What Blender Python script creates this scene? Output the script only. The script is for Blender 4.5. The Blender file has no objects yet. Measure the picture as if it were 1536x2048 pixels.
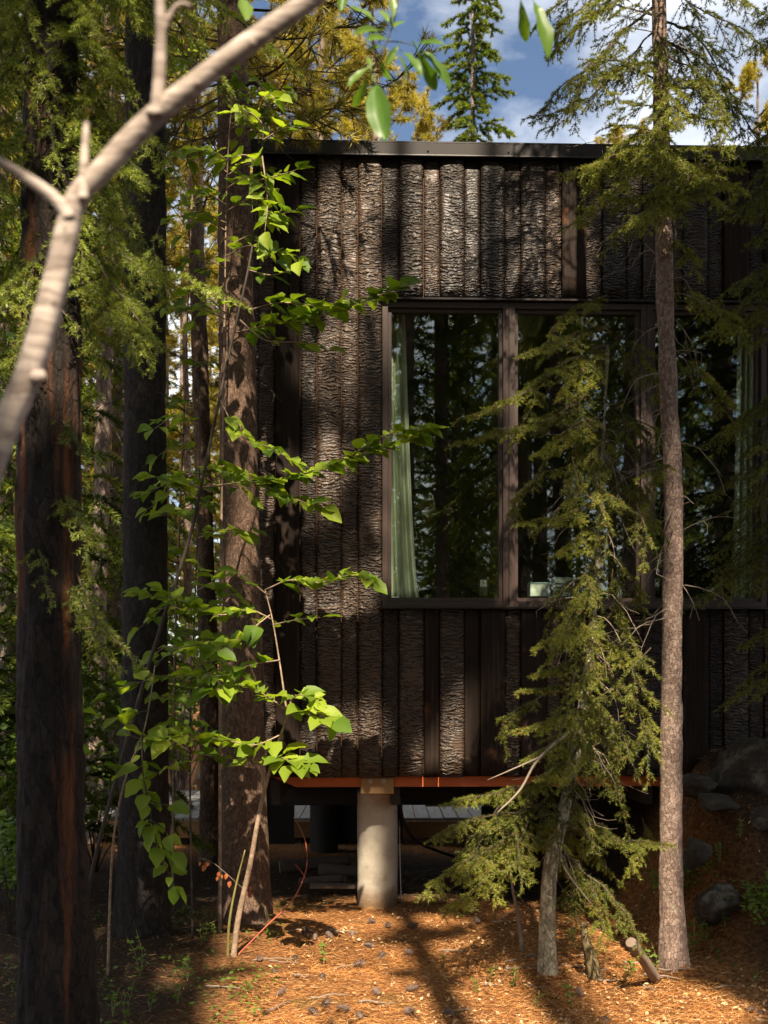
import bpy, math, random
import numpy as np
from mathutils import Matrix, Vector

random.seed(7)
RNG = np.random.default_rng(7)
S = bpy.context.scene
COL = S.collection

# ------------------------------------------------------------------ camera
F, CX, HY, CZ = 2275.6, 768.0, 1350.0, 1.6
cd = bpy.data.cameras.new('camera')
cam = bpy.data.objects.new('camera', cd)
COL.objects.link(cam)
cam.location = (0, 0, CZ)
cam.rotation_euler = (math.pi / 2, 0, 0)
cd.sensor_fit = 'VERTICAL'
cd.sensor_height = 36.0
cd.lens = 40.0
cd.shift_y = (HY - 1024) / 2048
cd.clip_start = 0.05
cd.clip_end = 3000
cd.dof.use_dof = True
cd.dof.focus_distance = 7.0
cd.dof.aperture_fstop = 3.6
S.camera = cam

# ------------------------------------------------------------------ sky, sun, exposure
SUN_EL, SUN_AZ = math.radians(50), math.radians(5)      # behind the camera, slightly to the right
SUN = np.array([math.sin(SUN_AZ) * math.cos(SUN_EL), -math.cos(SUN_AZ) * math.cos(SUN_EL), math.sin(SUN_EL)])
w = bpy.data.worlds.new('World')
S.world = w
w.use_nodes = True
nt = w.node_tree
nt.nodes.clear()
out = nt.nodes.new('ShaderNodeOutputWorld')
bg = nt.nodes.new('ShaderNodeBackground')
sky = nt.nodes.new('ShaderNodeTexSky')
sky.sky_type = 'NISHITA'
sky.sun_disc = False
sky.sun_elevation = SUN_EL
sky.sun_rotation = math.pi - SUN_AZ
sky.altitude = 600
sky.ozone_density = 1.0
bg.inputs['Strength'].default_value = 0.05
tc = nt.nodes.new('ShaderNodeTexCoord')
mp = nt.nodes.new('ShaderNodeMapping')
mp.inputs['Scale'].default_value = (2.2, 2.2, 4.2)
mp.inputs['Location'].default_value = (0.35, 0.2, 0.0)
cn = nt.nodes.new('ShaderNodeTexNoise')
cn.inputs['Scale'].default_value = 1.35
cn.inputs['Detail'].default_value = 9
cn.inputs['Roughness'].default_value = 0.58
cr = nt.nodes.new('ShaderNodeValToRGB')
cr.color_ramp.elements[0].position = 0.40
cr.color_ramp.elements[1].position = 0.68
cm = nt.nodes.new('ShaderNodeMixRGB')
cm.inputs['Color2'].default_value = (13, 13.2, 13.6, 1)
nt.links.new(tc.outputs['Generated'], mp.inputs['Vector'])
nt.links.new(mp.outputs['Vector'], cn.inputs['Vector'])
nt.links.new(cn.outputs['Fac'], cr.inputs['Fac'])
nt.links.new(cr.outputs['Color'], cm.inputs['Fac'])
nt.links.new(sky.outputs['Color'], cm.inputs['Color1'])
nt.links.new(cm.outputs['Color'], bg.inputs['Color'])
nt.links.new(bg.outputs['Background'], out.inputs['Surface'])

sl = bpy.data.lights.new('sun', 'SUN')
sl.energy = 5.0
sl.angle = math.radians(0.53)
sl.color = (1.0, 0.87, 0.68)
so = bpy.data.objects.new('sun', sl)
COL.objects.link(so)
so.rotation_euler = Vector(-SUN).to_track_quat('-Z', 'Y').to_euler()
so.location = (2, -20, 25)

S.view_settings.view_transform = 'Standard'
S.view_settings.look = 'None'
S.view_settings.gamma = 1
S.view_settings.exposure = 1.52
S.render.engine = 'CYCLES'
S.cycles.max_bounces = 6
S.cycles.transparent_max_bounces = 12
S.cycles.sample_clamp_indirect = 4.0
S.cycles.use_denoising = True

# ------------------------------------------------------------------ helpers
def P(px, py, Y):
    return np.array([(px - CX) / F * Y, Y, CZ - (py - HY) / F * Y])

def hash3(i, j, k, s=0):
    n = (i * 374761393 + j * 668265263 + k * 2147483647 + s * 144665) & 0xFFFFFFFF
    n = ((n ^ (n >> 13)) * 1274126177) & 0xFFFFFFFF
    return ((n ^ (n >> 16)) & 0xFFFF) / 65535.0

def vnoise(p, s=0):
    """value noise, p (n,3) -> (n,) in -1..1"""
    p = np.asarray(p, float)
    q = np.floor(p).astype(np.int64)
    f = p - q
    f = f * f * (3 - 2 * f)
    r = 0
    for a in (0, 1):
        for b in (0, 1):
            for c in (0, 1):
                wt = (f[:, 0] if a else 1 - f[:, 0]) * (f[:, 1] if b else 1 - f[:, 1]) * (f[:, 2] if c else 1 - f[:, 2])
                r = r + wt * hash3(q[:, 0] + a, q[:, 1] + b, q[:, 2] + c, s)
    return r * 2 - 1

def fbm(p, oct=4, s=0):
    r, a = 0, 1.0
    p = np.asarray(p, float)
    for o in range(oct):
        r = r + a * vnoise(p * 2 ** o, s + o * 17)
        a *= .5
    return r

def sstep(a, b, x):
    t = np.clip((x - a) / (b - a), 0, 1)
    return t * t * (3 - 2 * t)

def mk(name, V, faces, mat, parent=None, origin=None, smooth=False, tint=None, link=True):
    """one mesh object from vertex array and a face array (m,3)/(m,4) or list of such arrays"""
    V = np.asarray(V, np.float32).reshape(-1, 3)
    if origin is not None:
        V = V - np.asarray(origin, np.float32)
    if not isinstance(faces, list):
        faces = [faces]
    faces = [np.asarray(f, np.int32) for f in faces if len(f)]
    me = bpy.data.meshes.new(name)
    nl = sum(f.size for f in faces)
    nf = sum(len(f) for f in faces)
    me.vertices.add(len(V))
    me.vertices.foreach_set('co', V.ravel())
    me.loops.add(nl)
    me.polygons.add(nf)
    me.loops.foreach_set('vertex_index', np.concatenate([f.ravel() for f in faces]))
    tot = np.concatenate([np.full(len(f), f.shape[1], np.int32) for f in faces])
    st = np.concatenate([[0], np.cumsum(tot)[:-1]]).astype(np.int32)
    me.polygons.foreach_set('loop_start', st)
    me.polygons.foreach_set('use_smooth', np.full(nf, bool(smooth)))
    if tint is not None:
        at = me.attributes.new('tint', 'FLOAT', 'FACE')
        at.data.foreach_set('value', np.asarray(tint, np.float32))
    me.update()
    me.validate()
    if mat is not None:
        me.materials.append(mat)
    o = bpy.data.objects.new(name, me)
    if link:
        COL.objects.link(o)
    if parent is not None:
        o.parent = parent
    elif origin is not None:
        o.location = origin
    return o

def thing(name, loc, label, cat, group=None, rotz=0):
    o = bpy.data.objects.new(name, None)
    COL.objects.link(o)
    o.location = tuple(float(a) for a in loc)
    o.rotation_euler = (0, 0, rotz)
    o.empty_display_size = .2
    tag(o, label, cat, group)
    return o

def tag(o, label=None, cat=None, group=None, kind=None):
    if label: o['label'] = label
    if cat: o['category'] = cat
    if group: o['group'] = group
    if kind: o['kind'] = kind
    return o

def copy_tree(o, parent=None):
    c = o.copy()
    COL.objects.link(c)
    if parent is not None:
        c.parent = parent
    for ch in list(o.children):
        copy_tree(ch, c)
    return c

def box(x0, x1, y0, y1, z0, z1, bev=0.0):
    if bev <= 0:
        V = np.array([(x, y, z) for x in (x0, x1) for y in (y0, y1) for z in (z0, z1)], float)
        Q = np.array([(0, 1, 3, 2), (4, 6, 7, 5), (0, 4, 5, 1), (2, 3, 7, 6), (0, 2, 6, 4), (1, 5, 7, 3)])
        return V, Q
    # chamfered vertical section: octagon-like rings in z
    b = bev
    ring = [(x0 + b, y0), (x1 - b, y0), (x1, y0 + b), (x1, y1 - b), (x1 - b, y1), (x0 + b, y1), (x0, y1 - b), (x0, y0 + b)]
    def inset(r, d):
        return [(min(max(x, x0 + d), x1 - d), min(max(y, y0 + d), y1 - d)) for x, y in r]
    rows = [(z0, inset(ring, b)), (z0 + b, ring), (z1 - b, ring), (z1, inset(ring, b))]
    V = np.array([(x, y, z) for z, r in rows for x, y in r], float)
    Q = []
    for k in range(3):
        for i in range(8):
            j = (i + 1) % 8
            Q.append((k * 8 + i, k * 8 + j, k * 8 + 8 + j, k * 8 + 8 + i))
    for base, rev in ((0, True), (24, False)):
        for a in ((0, 1, 2, 3), (0, 3, 4, 7), (4, 5, 6, 7)):
            a = tuple(base + i for i in a)
            Q.append(a[::-1] if rev else a)
    return V, np.array(Q)

def merge(parts):
    Vs, T, Q, n = [], [], [], 0
    for V, f in parts:
        V = np.asarray(V).reshape(-1, 3)
        Vs.append(V)
        for g in (f if isinstance(f, list) else [f]):
            g = np.asarray(g)
            if len(g) == 0: continue
            (T if g.shape[1] == 3 else Q).append(g + n)
        n += len(V)
    fs = []
    if Q: fs.append(np.concatenate(Q))
    if T: fs.append(np.concatenate(T))
    return np.concatenate(Vs), fs

def norm(v):
    v = np.asarray(v, float)
    return v / (np.linalg.norm(v, axis=-1, keepdims=True) + 1e-12)

def resample(pts, n):
    """smooth (Catmull-Rom) resample of a polyline to n points"""
    pts = np.asarray(pts, float)
    m = len(pts)
    if m == 2:
        t = np.linspace(0, 1, n)[:, None]
        return pts[0] * (1 - t) + pts[1] * t
    q = np.vstack([2 * pts[0] - pts[1], pts, 2 * pts[-1] - pts[-2]])
    d = np.concatenate([[0], np.cumsum(np.linalg.norm(np.diff(pts, axis=0), axis=1))])
    u = np.linspace(0, d[-1], n)
    i = np.clip(np.searchsorted(d, u, side='right') - 1, 0, m - 2)
    t = ((u - d[i]) / (d[i + 1] - d[i] + 1e-12))[:, None]
    p0, p1, p2, p3 = q[i], q[i + 1], q[i + 2], q[i + 3]
    return .5 * (2 * p1 + (p2 - p0) * t + (2 * p0 - 5 * p1 + 4 * p2 - p3) * t ** 2 + (3 * p1 - p0 - 3 * p2 + p3) * t ** 3)

def tube(pts, rad, sides=8, disp=None):
    """closed tapered tube; disp(P(n,3), ang, s) -> radial offset"""
    pts = np.asarray(pts, float)
    n = len(pts)
    rad = np.broadcast_to(np.asarray(rad, float), (n,)).copy()
    tg = norm(np.gradient(pts, axis=0))
    ref = np.array([0, 1.0, 0]) if abs(tg[0][2]) > .8 else np.array([0, 0, 1.0])
    u = norm(np.cross(tg, ref))
    v = np.cross(tg, u)
    a = np.linspace(0, 2 * math.pi, sides, endpoint=False)
    R = np.repeat(rad[:, None], sides, 1)
    dirs = u[:, None, :] * np.cos(a)[None, :, None] + v[:, None, :] * np.sin(a)[None, :, None]
    V = pts[:, None, :] + dirs * R[..., None]
    if disp is not None:
        s = np.concatenate([[0], np.cumsum(np.linalg.norm(np.diff(pts, axis=0), axis=1))])
        A, SS = np.meshgrid(a, s)
        off = disp(A.ravel(), SS.ravel(), R.ravel()).reshape(n, sides)
        V = V + dirs * off[..., None]
    V = V.reshape(-1, 3)
    i = np.arange(n - 1)[:, None] * sides
    j = np.arange(sides)[None, :]
    k = (j + 1) % sides
    Q = np.stack([i + j, i + k, i + sides + k, i + sides + j], -1).reshape(-1, 4)
    V = np.vstack([V, pts[0], pts[-1]])
    c0, c1 = len(V) - 2, len(V) - 1
    jj, kk = j.ravel(), k.ravel()
    T = np.vstack([np.stack([np.full(sides, c0), kk, jj], 1), np.stack([np.full(sides, c1), (n - 1) * sides + jj, (n - 1) * sides + kk], 1)])
    return V, [Q, T]

# ------------------------------------------------------------------ materials
def nodes(name):
    m = bpy.data.materials.new(name)
    m.use_nodes = True
    t = m.node_tree
    return m, t, t.nodes['Principled BSDF'], t.links.new

def N(t, kind, **kw):
    n = t.nodes.new(kind)
    for k, v in kw.items():
        if k in n.inputs:
            n.inputs[k].default_value = v
        else:
            setattr(n, k, v)
    return n

def ramp(t, stops):
    r = t.nodes.new('ShaderNodeValToRGB')
    e = r.color_ramp.elements
    while len(e) < len(stops): e.new(.5)
    for i, (p, c) in enumerate(stops):
        e[i].position = p
        e[i].color = (*c, 1) if len(c) == 3 else c
    return r

def coords(t, scale=(1, 1, 1), rnd=True):
    L = t.links.new
    tc = N(t, 'ShaderNodeTexCoord')
    mp = N(t, 'ShaderNodeMapping')
    mp.inputs['Scale'].default_value = scale
    L(tc.outputs['Object'], mp.inputs['Vector'])
    if rnd:
        oi = N(t, 'ShaderNodeObjectInfo')
        mu = N(t, 'ShaderNodeMath', operation='MULTIPLY')
        mu.inputs[1].default_value = 37.0
        L(oi.outputs['Random'], mu.inputs[0])
        L(mu.outputs[0], mp.inputs['Location'])
        return mp, oi
    return mp, None

def simple(name, col, rough=.7, var=.15, scale=8, bump=.15, dist=.01, metal=0, spec=.5, stretch=(1, 1, 1)):
    m, t, b, L = nodes(name)
    mp, oi = coords(t, stretch)
    n = N(t, 'ShaderNodeTexNoise', Scale=scale, Detail=8, Roughness=.65)
    L(mp.outputs[0], n.inputs['Vector'])
    c = np.array(col)
    r = ramp(t, [(.25, tuple(c * (1 - var))), (.75, tuple(np.minimum(c * (1 + var), 1)))])
    L(n.outputs['Fac'], r.inputs['Fac'])
    L(r.outputs['Color'], b.inputs['Base Color'])
    b.inputs['Roughness'].default_value = rough
    b.inputs['Metallic'].default_value = metal
    b.inputs['Specular IOR Level'].default_value = spec
    if bump:
        bp = N(t, 'ShaderNodeBump', Strength=bump, Distance=dist)
        L(n.outputs['Fac'], bp.inputs['Height'])
        L(bp.outputs[0], b.inputs['Normal'])
    return m

def char_mat(name, hs=1.0):
    """alligator-charred board: lozenge scales split by wavy cross cracks"""
    m, t, b, L = nodes(name)
    mp, oi = coords(t, (1, 1, 1))
    # distortion
    dn = N(t, 'ShaderNodeTexNoise', Scale=9, Detail=3)
    L(mp.outputs[0], dn.inputs['Vector'])
    sub = N(t, 'ShaderNodeVectorMath', operation='SUBTRACT')
    sub.inputs[1].default_value = (.5, .5, .5)
    L(dn.outputs['Color'], sub.inputs[0])
    scl = N(t, 'ShaderNodeVectorMath', operation='SCALE')
    scl.inputs['Scale'].default_value = .075
    L(sub.outputs[0], scl.inputs[0])
    add = N(t, 'ShaderNodeVectorMath', operation='ADD')
    L(mp.outputs[0], add.inputs[0])
    L(scl.outputs[0], add.inputs[1])
    st = N(t, 'ShaderNodeMapping')
    st.inputs['Scale'].default_value = (6.2 * hs, 0.0, 30 * hs)
    L(add.outputs[0], st.inputs['Vector'])
    vo = N(t, 'ShaderNodeTexVoronoi', feature='DISTANCE_TO_EDGE', Scale=1.0)
    L(st.outputs[0], vo.inputs['Vector'])
    h = ramp(t, [(0, (0, 0, 0)), (.10, (.55, .55, .55)), (.32, (1, 1, 1))])
    L(vo.outputs['Distance'], h.inputs['Fac'])
    # second finer ripple
    wv = N(t, 'ShaderNodeTexWave', wave_type='BANDS', bands_direction='Z', Scale=10.5 * hs, Distortion=5.5, Detail=2)
    wv.inputs['Detail Scale'].default_value = 2.2
    L(add.outputs[0], wv.inputs['Vector'])
    fn = N(t, 'ShaderNodeTexNoise', Scale=150, Detail=4)
    L(mp.outputs[0], fn.inputs['Vector'])
    m1 = N(t, 'ShaderNodeMath', operation='MULTIPLY_ADD')
    m1.inputs[1].default_value = .75
    L(wv.outputs['Fac'], m1.inputs[0])
    L(h.outputs['Color'], m1.inputs[2])
    m2 = N(t, 'ShaderNodeMath', operation='MULTIPLY_ADD')
    m2.inputs[1].default_value = .12
    L(fn.outputs['Fac'], m2.inputs[0])
    L(m1.outputs[0], m2.inputs[2])
    # patches where char is worn smooth
    pn = N(t, 'ShaderNodeTexNoise', Scale=3.2, Detail=3)
    L(mp.outputs[0], pn.inputs['Vector'])
    pr = ramp(t, [(.30, (.25, .25, .25)), (.48, (1, 1, 1))])
    L(pn.outputs['Fac'], pr.inputs['Fac'])
    bp = N(t, 'ShaderNodeBump', Distance=.0075)
    L(pr.outputs['Color'], bp.inputs['Strength'])
    L(m2.outputs[0], bp.inputs['Height'])
    L(bp.outputs[0], b.inputs['Normal'])
    base = ramp(t, [(.0, (.005, .0035, .0028)), (.45, (.013, .0075, .0045)), (1, (.090, .056, .034))])
    L(m1.outputs[0], base.inputs['Fac'])
    wn = ramp(t, [(.28, (.050, .021, .009)), (.42, (.016, .010, .0065))])
    L(pn.outputs['Fac'], wn.inputs['Fac'])
    mx = N(t, 'ShaderNodeMixRGB', blend_type='MIX')
    mx.inputs['Fac'].default_value = .35
    L(base.outputs['Color'], mx.inputs['Color1'])
    L(wn.outputs['Color'], mx.inputs['Color2'])
    # board to board value
    mr = N(t, 'ShaderNodeMapRange')
    mr.inputs['To Min'].default_value = .35
    mr.inputs['To Max'].default_value = 1.25
    L(oi.outputs['Random'], mr.inputs['Value'])
    mv = N(t, 'ShaderNodeVectorMath', operation='SCALE')
    L(mx.outputs['Color'], mv.inputs[0])
    L(mr.outputs['Result'], mv.inputs['Scale'])
    L(mv.outputs[0], b.inputs['Base Color'])
    b.inputs['Roughness'].default_value = .46
    b.inputs['Specular IOR Level'].default_value = .42
    return m

def burnt_mat(name):
    """smooth dark-brown scorched board with faint grain and orange unburnt patches"""
    m, t, b, L = nodes(name)
    mp, oi = coords(t, (1, 1, 1))
    g = N(t, 'ShaderNodeMapping')
    g.inputs['Scale'].default_value = (60, 60, 2.2)
    L(mp.outputs[0], g.inputs['Vector'])
    n = N(t, 'ShaderNodeTexNoise', Scale=1, Detail=6, Roughness=.6)
    L(g.outputs[0], n.inputs['Vector'])
    c1 = ramp(t, [(.3, (.008, .005, .0035)), (.55, (.020, .012, .008)), (.75, (.045, .024, .013))])
    L(n.outputs['Fac'], c1.inputs['Fac'])
    p = N(t, 'ShaderNodeTexNoise', Scale=2.6, Detail=6, Roughness=.6)
    L(mp.outputs[0], p.inputs['Vector'])
    pr = ramp(t, [(.60, (0, 0, 0)), (.72, (1, 1, 1))])
    L(p.outputs['Fac'], pr.inputs['Fac'])
    mx = N(t, 'ShaderNodeMixRGB')
    mx.inputs['Color2'].default_value = (.17, .065, .028, 1)
    L(pr.outputs['Color'], mx.inputs['Fac'])
    L(c1.outputs['Color'], mx.inputs['Color1'])
    L(mx.outputs['Color'], b.inputs['Base Color'])
    b.inputs['Roughness'].default_value = .8
    b.inputs['Specular IOR Level'].default_value = .2
    bp = N(t, 'ShaderNodeBump', Strength=.8, Distance=.006)
    L(n.outputs['Fac'], bp.inputs['Height'])
    L(bp.outputs[0], b.inputs['Normal'])
    return m

def bark_mat(name, dark, light, accent=None, sx=26, sz=9, bump=.02, acc=.62, lich=None):
    m, t, b, L = nodes(name)
    mp, oi = coords(t, (1, 1, 1))
    dn = N(t, 'ShaderNodeTexNoise', Scale=12, Detail=4)
    L(mp.outputs[0], dn.inputs['Vector'])
    sub = N(t, 'ShaderNodeVectorMath', operation='SUBTRACT')
    sub.inputs[1].default_value = (.5, .5, .5)
    L(dn.outputs['Color'], sub.inputs[0])
    scl = N(t, 'ShaderNodeVectorMath', operation='SCALE')
    scl.inputs['Scale'].default_value = .035
    L(sub.outputs[0], scl.inputs[0])
    add = N(t, 'ShaderNodeVectorMath', operation='ADD')
    L(mp.outputs[0], add.inputs[0]); L(scl.outputs[0], add.inputs[1])
    st = N(t, 'ShaderNodeMapping')
    st.inputs['Scale'].default_value = (sx, sx, sz)
    L(add.outputs[0], st.inputs['Vector'])
    vo = N(t, 'ShaderNodeTexVoronoi', feature='F1', Scale=1.0)
    L(st.outputs[0], vo.inputs['Vector'])
    ve = N(t, 'ShaderNodeTexVoronoi', feature='DISTANCE_TO_EDGE', Scale=1.0)
    L(st.outputs[0], ve.inputs['Vector'])
    fs = N(t, 'ShaderNodeMapping'); fs.inputs['Scale'].default_value = (1, 1, .5)
    L(mp.outputs[0], fs.inputs['Vector'])
    fn = N(t, 'ShaderNodeTexNoise', Scale=sx * 1.6, Detail=8, Roughness=.72)
    L(fs.outputs[0], fn.inputs['Vector'])
    er = ramp(t, [(0, (0, 0, 0)), (.09, (1, 1, 1))])
    L(ve.outputs['Distance'], er.inputs['Fac'])
    sp = N(t, 'ShaderNodeSeparateColor')
    L(vo.outputs['Color'], sp.inputs[0])
    hh = N(t, 'ShaderNodeMath', operation='MULTIPLY_ADD')      # edges + grain
    hh.inputs[1].default_value = .22
    L(er.outputs['Color'], hh.inputs[0]); L(fn.outputs['Fac'], hh.inputs[2])
    h2 = N(t, 'ShaderNodeMath', operation='MULTIPLY_ADD')      # + flake height
    h2.inputs[1].default_value = .32
    L(sp.outputs[0], h2.inputs[0]); L(hh.outputs[0], h2.inputs[2])
    c = ramp(t, [(.42, dark), (.80, tuple(.55 * np.array(dark) + .45 * np.array(light))), (1.0, light)])
    dv = N(t, 'ShaderNodeMath', operation='MULTIPLY')
    dv.inputs[1].default_value = 1.0
    L(h2.outputs[0], dv.inputs[0]); L(dv.outputs[0], c.inputs['Fac'])
    col = c.outputs['Color']
    if accent is not None:
        pn = N(t, 'ShaderNodeMapping')
        pn.inputs['Scale'].default_value = (9, 9, .8)
        L(mp.outputs[0], pn.inputs['Vector'])
        an = N(t, 'ShaderNodeTexNoise', Scale=1, Detail=5, Roughness=.6)
        L(pn.outputs[0], an.inputs['Vector'])
        ar = ramp(t, [(acc - .06, (0, 0, 0)), (acc + .06, (1, 1, 1))])
        L(an.outputs['Fac'], ar.inputs['Fac'])
        mx = N(t, 'ShaderNodeMixRGB')
        mx.inputs['Color2'].default_value = (*accent, 1)
        L(ar.outputs['Color'], mx.inputs['Fac']); L(col, mx.inputs['Color1'])
        col = mx.outputs['Color']
    if lich is not None:
        ln = N(t, 'ShaderNodeTexNoise', Scale=22, Detail=5, Roughness=.7)
        L(mp.outputs[0], ln.inputs['Vector'])
        lr = ramp(t, [(.60, (0, 0, 0)), (.68, (1, 1, 1))])
        L(ln.outputs['Fac'], lr.inputs['Fac'])
        mx = N(t, 'ShaderNodeMixRGB')
        mx.inputs['Color2'].default_value = (*lich, 1)
        L(lr.outputs['Color'], mx.inputs['Fac']); L(col, mx.inputs['Color1'])
        col = mx.outputs['Color']
    L(col, b.inputs['Base Color'])
    b.inputs['Roughness'].default_value = .85
    b.inputs['Specular IOR Level'].default_value = .3
    bp = N(t, 'ShaderNodeBump', Strength=.9, Distance=bump)
    L(h2.outputs[0], bp.inputs['Height'])
    L(bp.outputs[0], b.inputs['Normal'])
    return m

def leafy_mat(name, c0, c1, trans=.3, rough=.5, attr=True, c2=None):
    """needle / leaf: colour along the per-face 'tint' value (a real colour difference of old and new growth), thin translucency"""
    m, t, b, L = nodes(name)
    stops = [(0, c0), (1, c1)] if c2 is None else [(0, c0), (.8, c1), (.9, c2)]
    r = ramp(t, stops)
    if attr:
        a = N(t, 'ShaderNodeAttribute', attribute_name='tint')
        L(a.outputs['Fac'], r.inputs['Fac'])
    else:
        oi = N(t, 'ShaderNodeObjectInfo')
        L(oi.outputs['Random'], r.inputs['Fac'])
    L(r.outputs['Color'], b.inputs['Base Color'])
    b.inputs['Roughness'].default_value = rough
    b.inputs['Specular IOR Level'].default_value = .35
    tr = N(t, 'ShaderNodeBsdfTranslucent')
    br = N(t, 'ShaderNodeVectorMath', operation='MULTIPLY')
    br.inputs[1].default_value = (1.5, 1.5, .7)
    L(r.outputs['Color'], br.inputs[0])
    L(br.outputs[0], tr.inputs['Color'])
    mx = N(t, 'ShaderNodeMixShader')
    mx.inputs['Fac'].default_value = trans
    L(b.outputs[0], mx.inputs[1]); L(tr.outputs[0], mx.inputs[2])
    L(mx.outputs[0], t.nodes['Material Output'].inputs['Surface'])
    return m

M = {}
M['char'] = char_mat('charred_board', 1.45)
M['char_fine'] = char_mat('charred_board_fine', 1.75)
M['burnt'] = burnt_mat('burnt_board')
M['fascia'] = simple('dark_bronze_metal', (.030, .024, .022), .35, .12, 3, .04, .004, .2)
M['frame'] = simple('brown_window_frame', (.050, .031, .025), .42, .1, 30, .05, .002)
M['black'] = simple('black_gap', (.008, .007, .006), .9, .2, 6, 0)
M['gap'] = simple('brown_sheathing', (.10, .042, .018), .8, .4, 3, .1, .004)
M['redwood'] = simple('red_stained_wood', (.45, .10, .022), .6, .22, 1, .2, .004, stretch=(2, 30, 30))
M['tanwood'] = simple('raw_tan_wood', (.30, .17, .07), .7, .2, 1, .2, .004, stretch=(3, 3, 26))
M['greywood'] = simple('grey_weathered_plank', (.27, .25, .23), .8, .35, 1, .3, .004, stretch=(24, 2, 24))
M['darkwood'] = simple('dark_beam', (.022, .016, .012), .8, .3, 4, .2, .01)
M['interior'] = simple('dark_interior_panel', (.030, .021, .014), .6, .3, 3, .1, .004)
M['curtain'] = leafy_mat('pale_green_curtain', (.70, .74, .64), (.72, .76, .66), .35, .8, attr=False)
M['steel'] = simple('galvanised_steel', (.35, .33, .30), .4, .2, 20, .1, .002, .8)
M['spruce_twig'] = simple('spruce_twig', (.075, .048, .028), .85, .3, 60, .3, .002)
M['dead_twig'] = simple('dead_grey_twig', (.20, .155, .115), .85, .25, 60, .3, .002)

def concrete():
    m, t, b, L = nodes('cast_concrete')
    mp, oi = coords(t, (1, 1, 1))
    n1 = N(t, 'ShaderNodeTexNoise', Scale=5, Detail=8, Roughness=.6)
    L(mp.outputs[0], n1.inputs['Vector'])
    c = ramp(t, [(.32, (.30, .25, .185)), (.5, (.43, .375, .295)), (.68, (.50, .45, .37))])
    L(n1.outputs['Fac'], c.inputs['Fac'])
    st = N(t, 'ShaderNodeMapping'); st.inputs['Scale'].default_value = (2.0, 2.0, 22)
    L(mp.outputs[0], st.inputs['Vector'])
    n2 = N(t, 'ShaderNodeTexNoise', Scale=1.2, Detail=4)
    L(st.outputs[0], n2.inputs['Vector'])
    v = N(t, 'ShaderNodeTexVoronoi', Scale=46)
    L(mp.outputs[0], v.inputs['Vector'])
    vr = ramp(t, [(.07, (.45, .40, .33)), (.13, (1, 1, 1))])
    L(v.outputs['Distance'], vr.inputs['Fac'])
    mx = N(t, 'ShaderNodeMixRGB', blend_type='MULTIPLY'); mx.inputs['Fac'].default_value = .8
    L(c.outputs['Color'], mx.inputs['Color1']); L(vr.outputs['Color'], mx.inputs['Color2'])
    sz_ = N(t, 'ShaderNodeSeparateXYZ'); tg = N(t, 'ShaderNodeTexCoord'); L(tg.outputs['Object'], sz_.inputs[0])      # soil splashed up the foot
    wz = N(t, 'ShaderNodeMath', operation='MULTIPLY_ADD'); wz.inputs[1].default_value = -.30; L(n1.outputs['Fac'], wz.inputs[0]); L(sz_.outputs['Z'], wz.inputs[2])
    sp_ = N(t, 'ShaderNodeMapRange'); sp_.inputs['From Min'].default_value = .02; sp_.inputs['From Max'].default_value = -.10; L(wz.outputs[0], sp_.inputs['Value'])
    sm = N(t, 'ShaderNodeMixRGB'); sm.inputs['Color2'].default_value = (.20, .12, .06, 1); L(sp_.outputs[0], sm.inputs['Fac']); L(mx.outputs['Color'], sm.inputs['Color1'])
    L(sm.outputs['Color'], b.inputs['Base Color'])
    b.inputs['Roughness'].default_value = .9
    ad = N(t, 'ShaderNodeMath', operation='ADD')
    L(n2.outputs['Fac'], ad.inputs[0]); L(vr.outputs['Color'], ad.inputs[1])
    bp = N(t, 'ShaderNodeBump', Strength=.6, Distance=.006)
    L(ad.outputs[0], bp.inputs['Height']); L(bp.outputs[0], b.inputs['Normal'])
    return m
M['concrete'] = concrete()

def glass():
    m, t, b, L = nodes('window_glass')
    t.nodes.remove(b)
    lf = N(t, 'ShaderNodeLayerWeight'); lf.inputs['Blend'].default_value = .5
    lw = N(t, 'ShaderNodeMath', operation='POWER'); lw.inputs[1].default_value = 4.0
    L(lf.outputs['Facing'], lw.inputs[0])
    mr = N(t, 'ShaderNodeMapRange')                       # two panes: more reflection than one surface
    mr.inputs['From Min'].default_value = .0; mr.inputs['From Max'].default_value = 1
    mr.inputs['To Min'].default_value = .085; mr.inputs['To Max'].default_value = 1
    L(lw.outputs[0], mr.inputs['Value'])
    tr = N(t, 'ShaderNodeBsdfTransparent'); tr.inputs['Color'].default_value = (.93, .97, .94, 1)
    gl = N(t, 'ShaderNodeBsdfGlossy'); gl.inputs['Roughness'].default_value = 0.0
    gl.inputs['Color'].default_value = (.95, 1, .97, 1)
    nz = N(t, 'ShaderNodeTexNoise', Scale=1.6, Detail=1)
    tcn = N(t, 'ShaderNodeTexCoord'); L(tcn.outputs['Object'], nz.inputs['Vector'])
    bp = N(t, 'ShaderNodeBump', Strength=.04, Distance=.0015)
    L(nz.outputs['Fac'], bp.inputs['Height']); L(bp.outputs[0], gl.inputs['Normal'])
    mx = N(t, 'ShaderNodeMixShader')
    L(mr.outputs[0], mx.inputs['Fac']); L(tr.outputs[0], mx.inputs[1]); L(gl.outputs[0], mx.inputs[2])
    L(mx.outputs[0], t.nodes['Material Output'].inputs['Surface'])
    return m
M['glass'] = glass()

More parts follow.
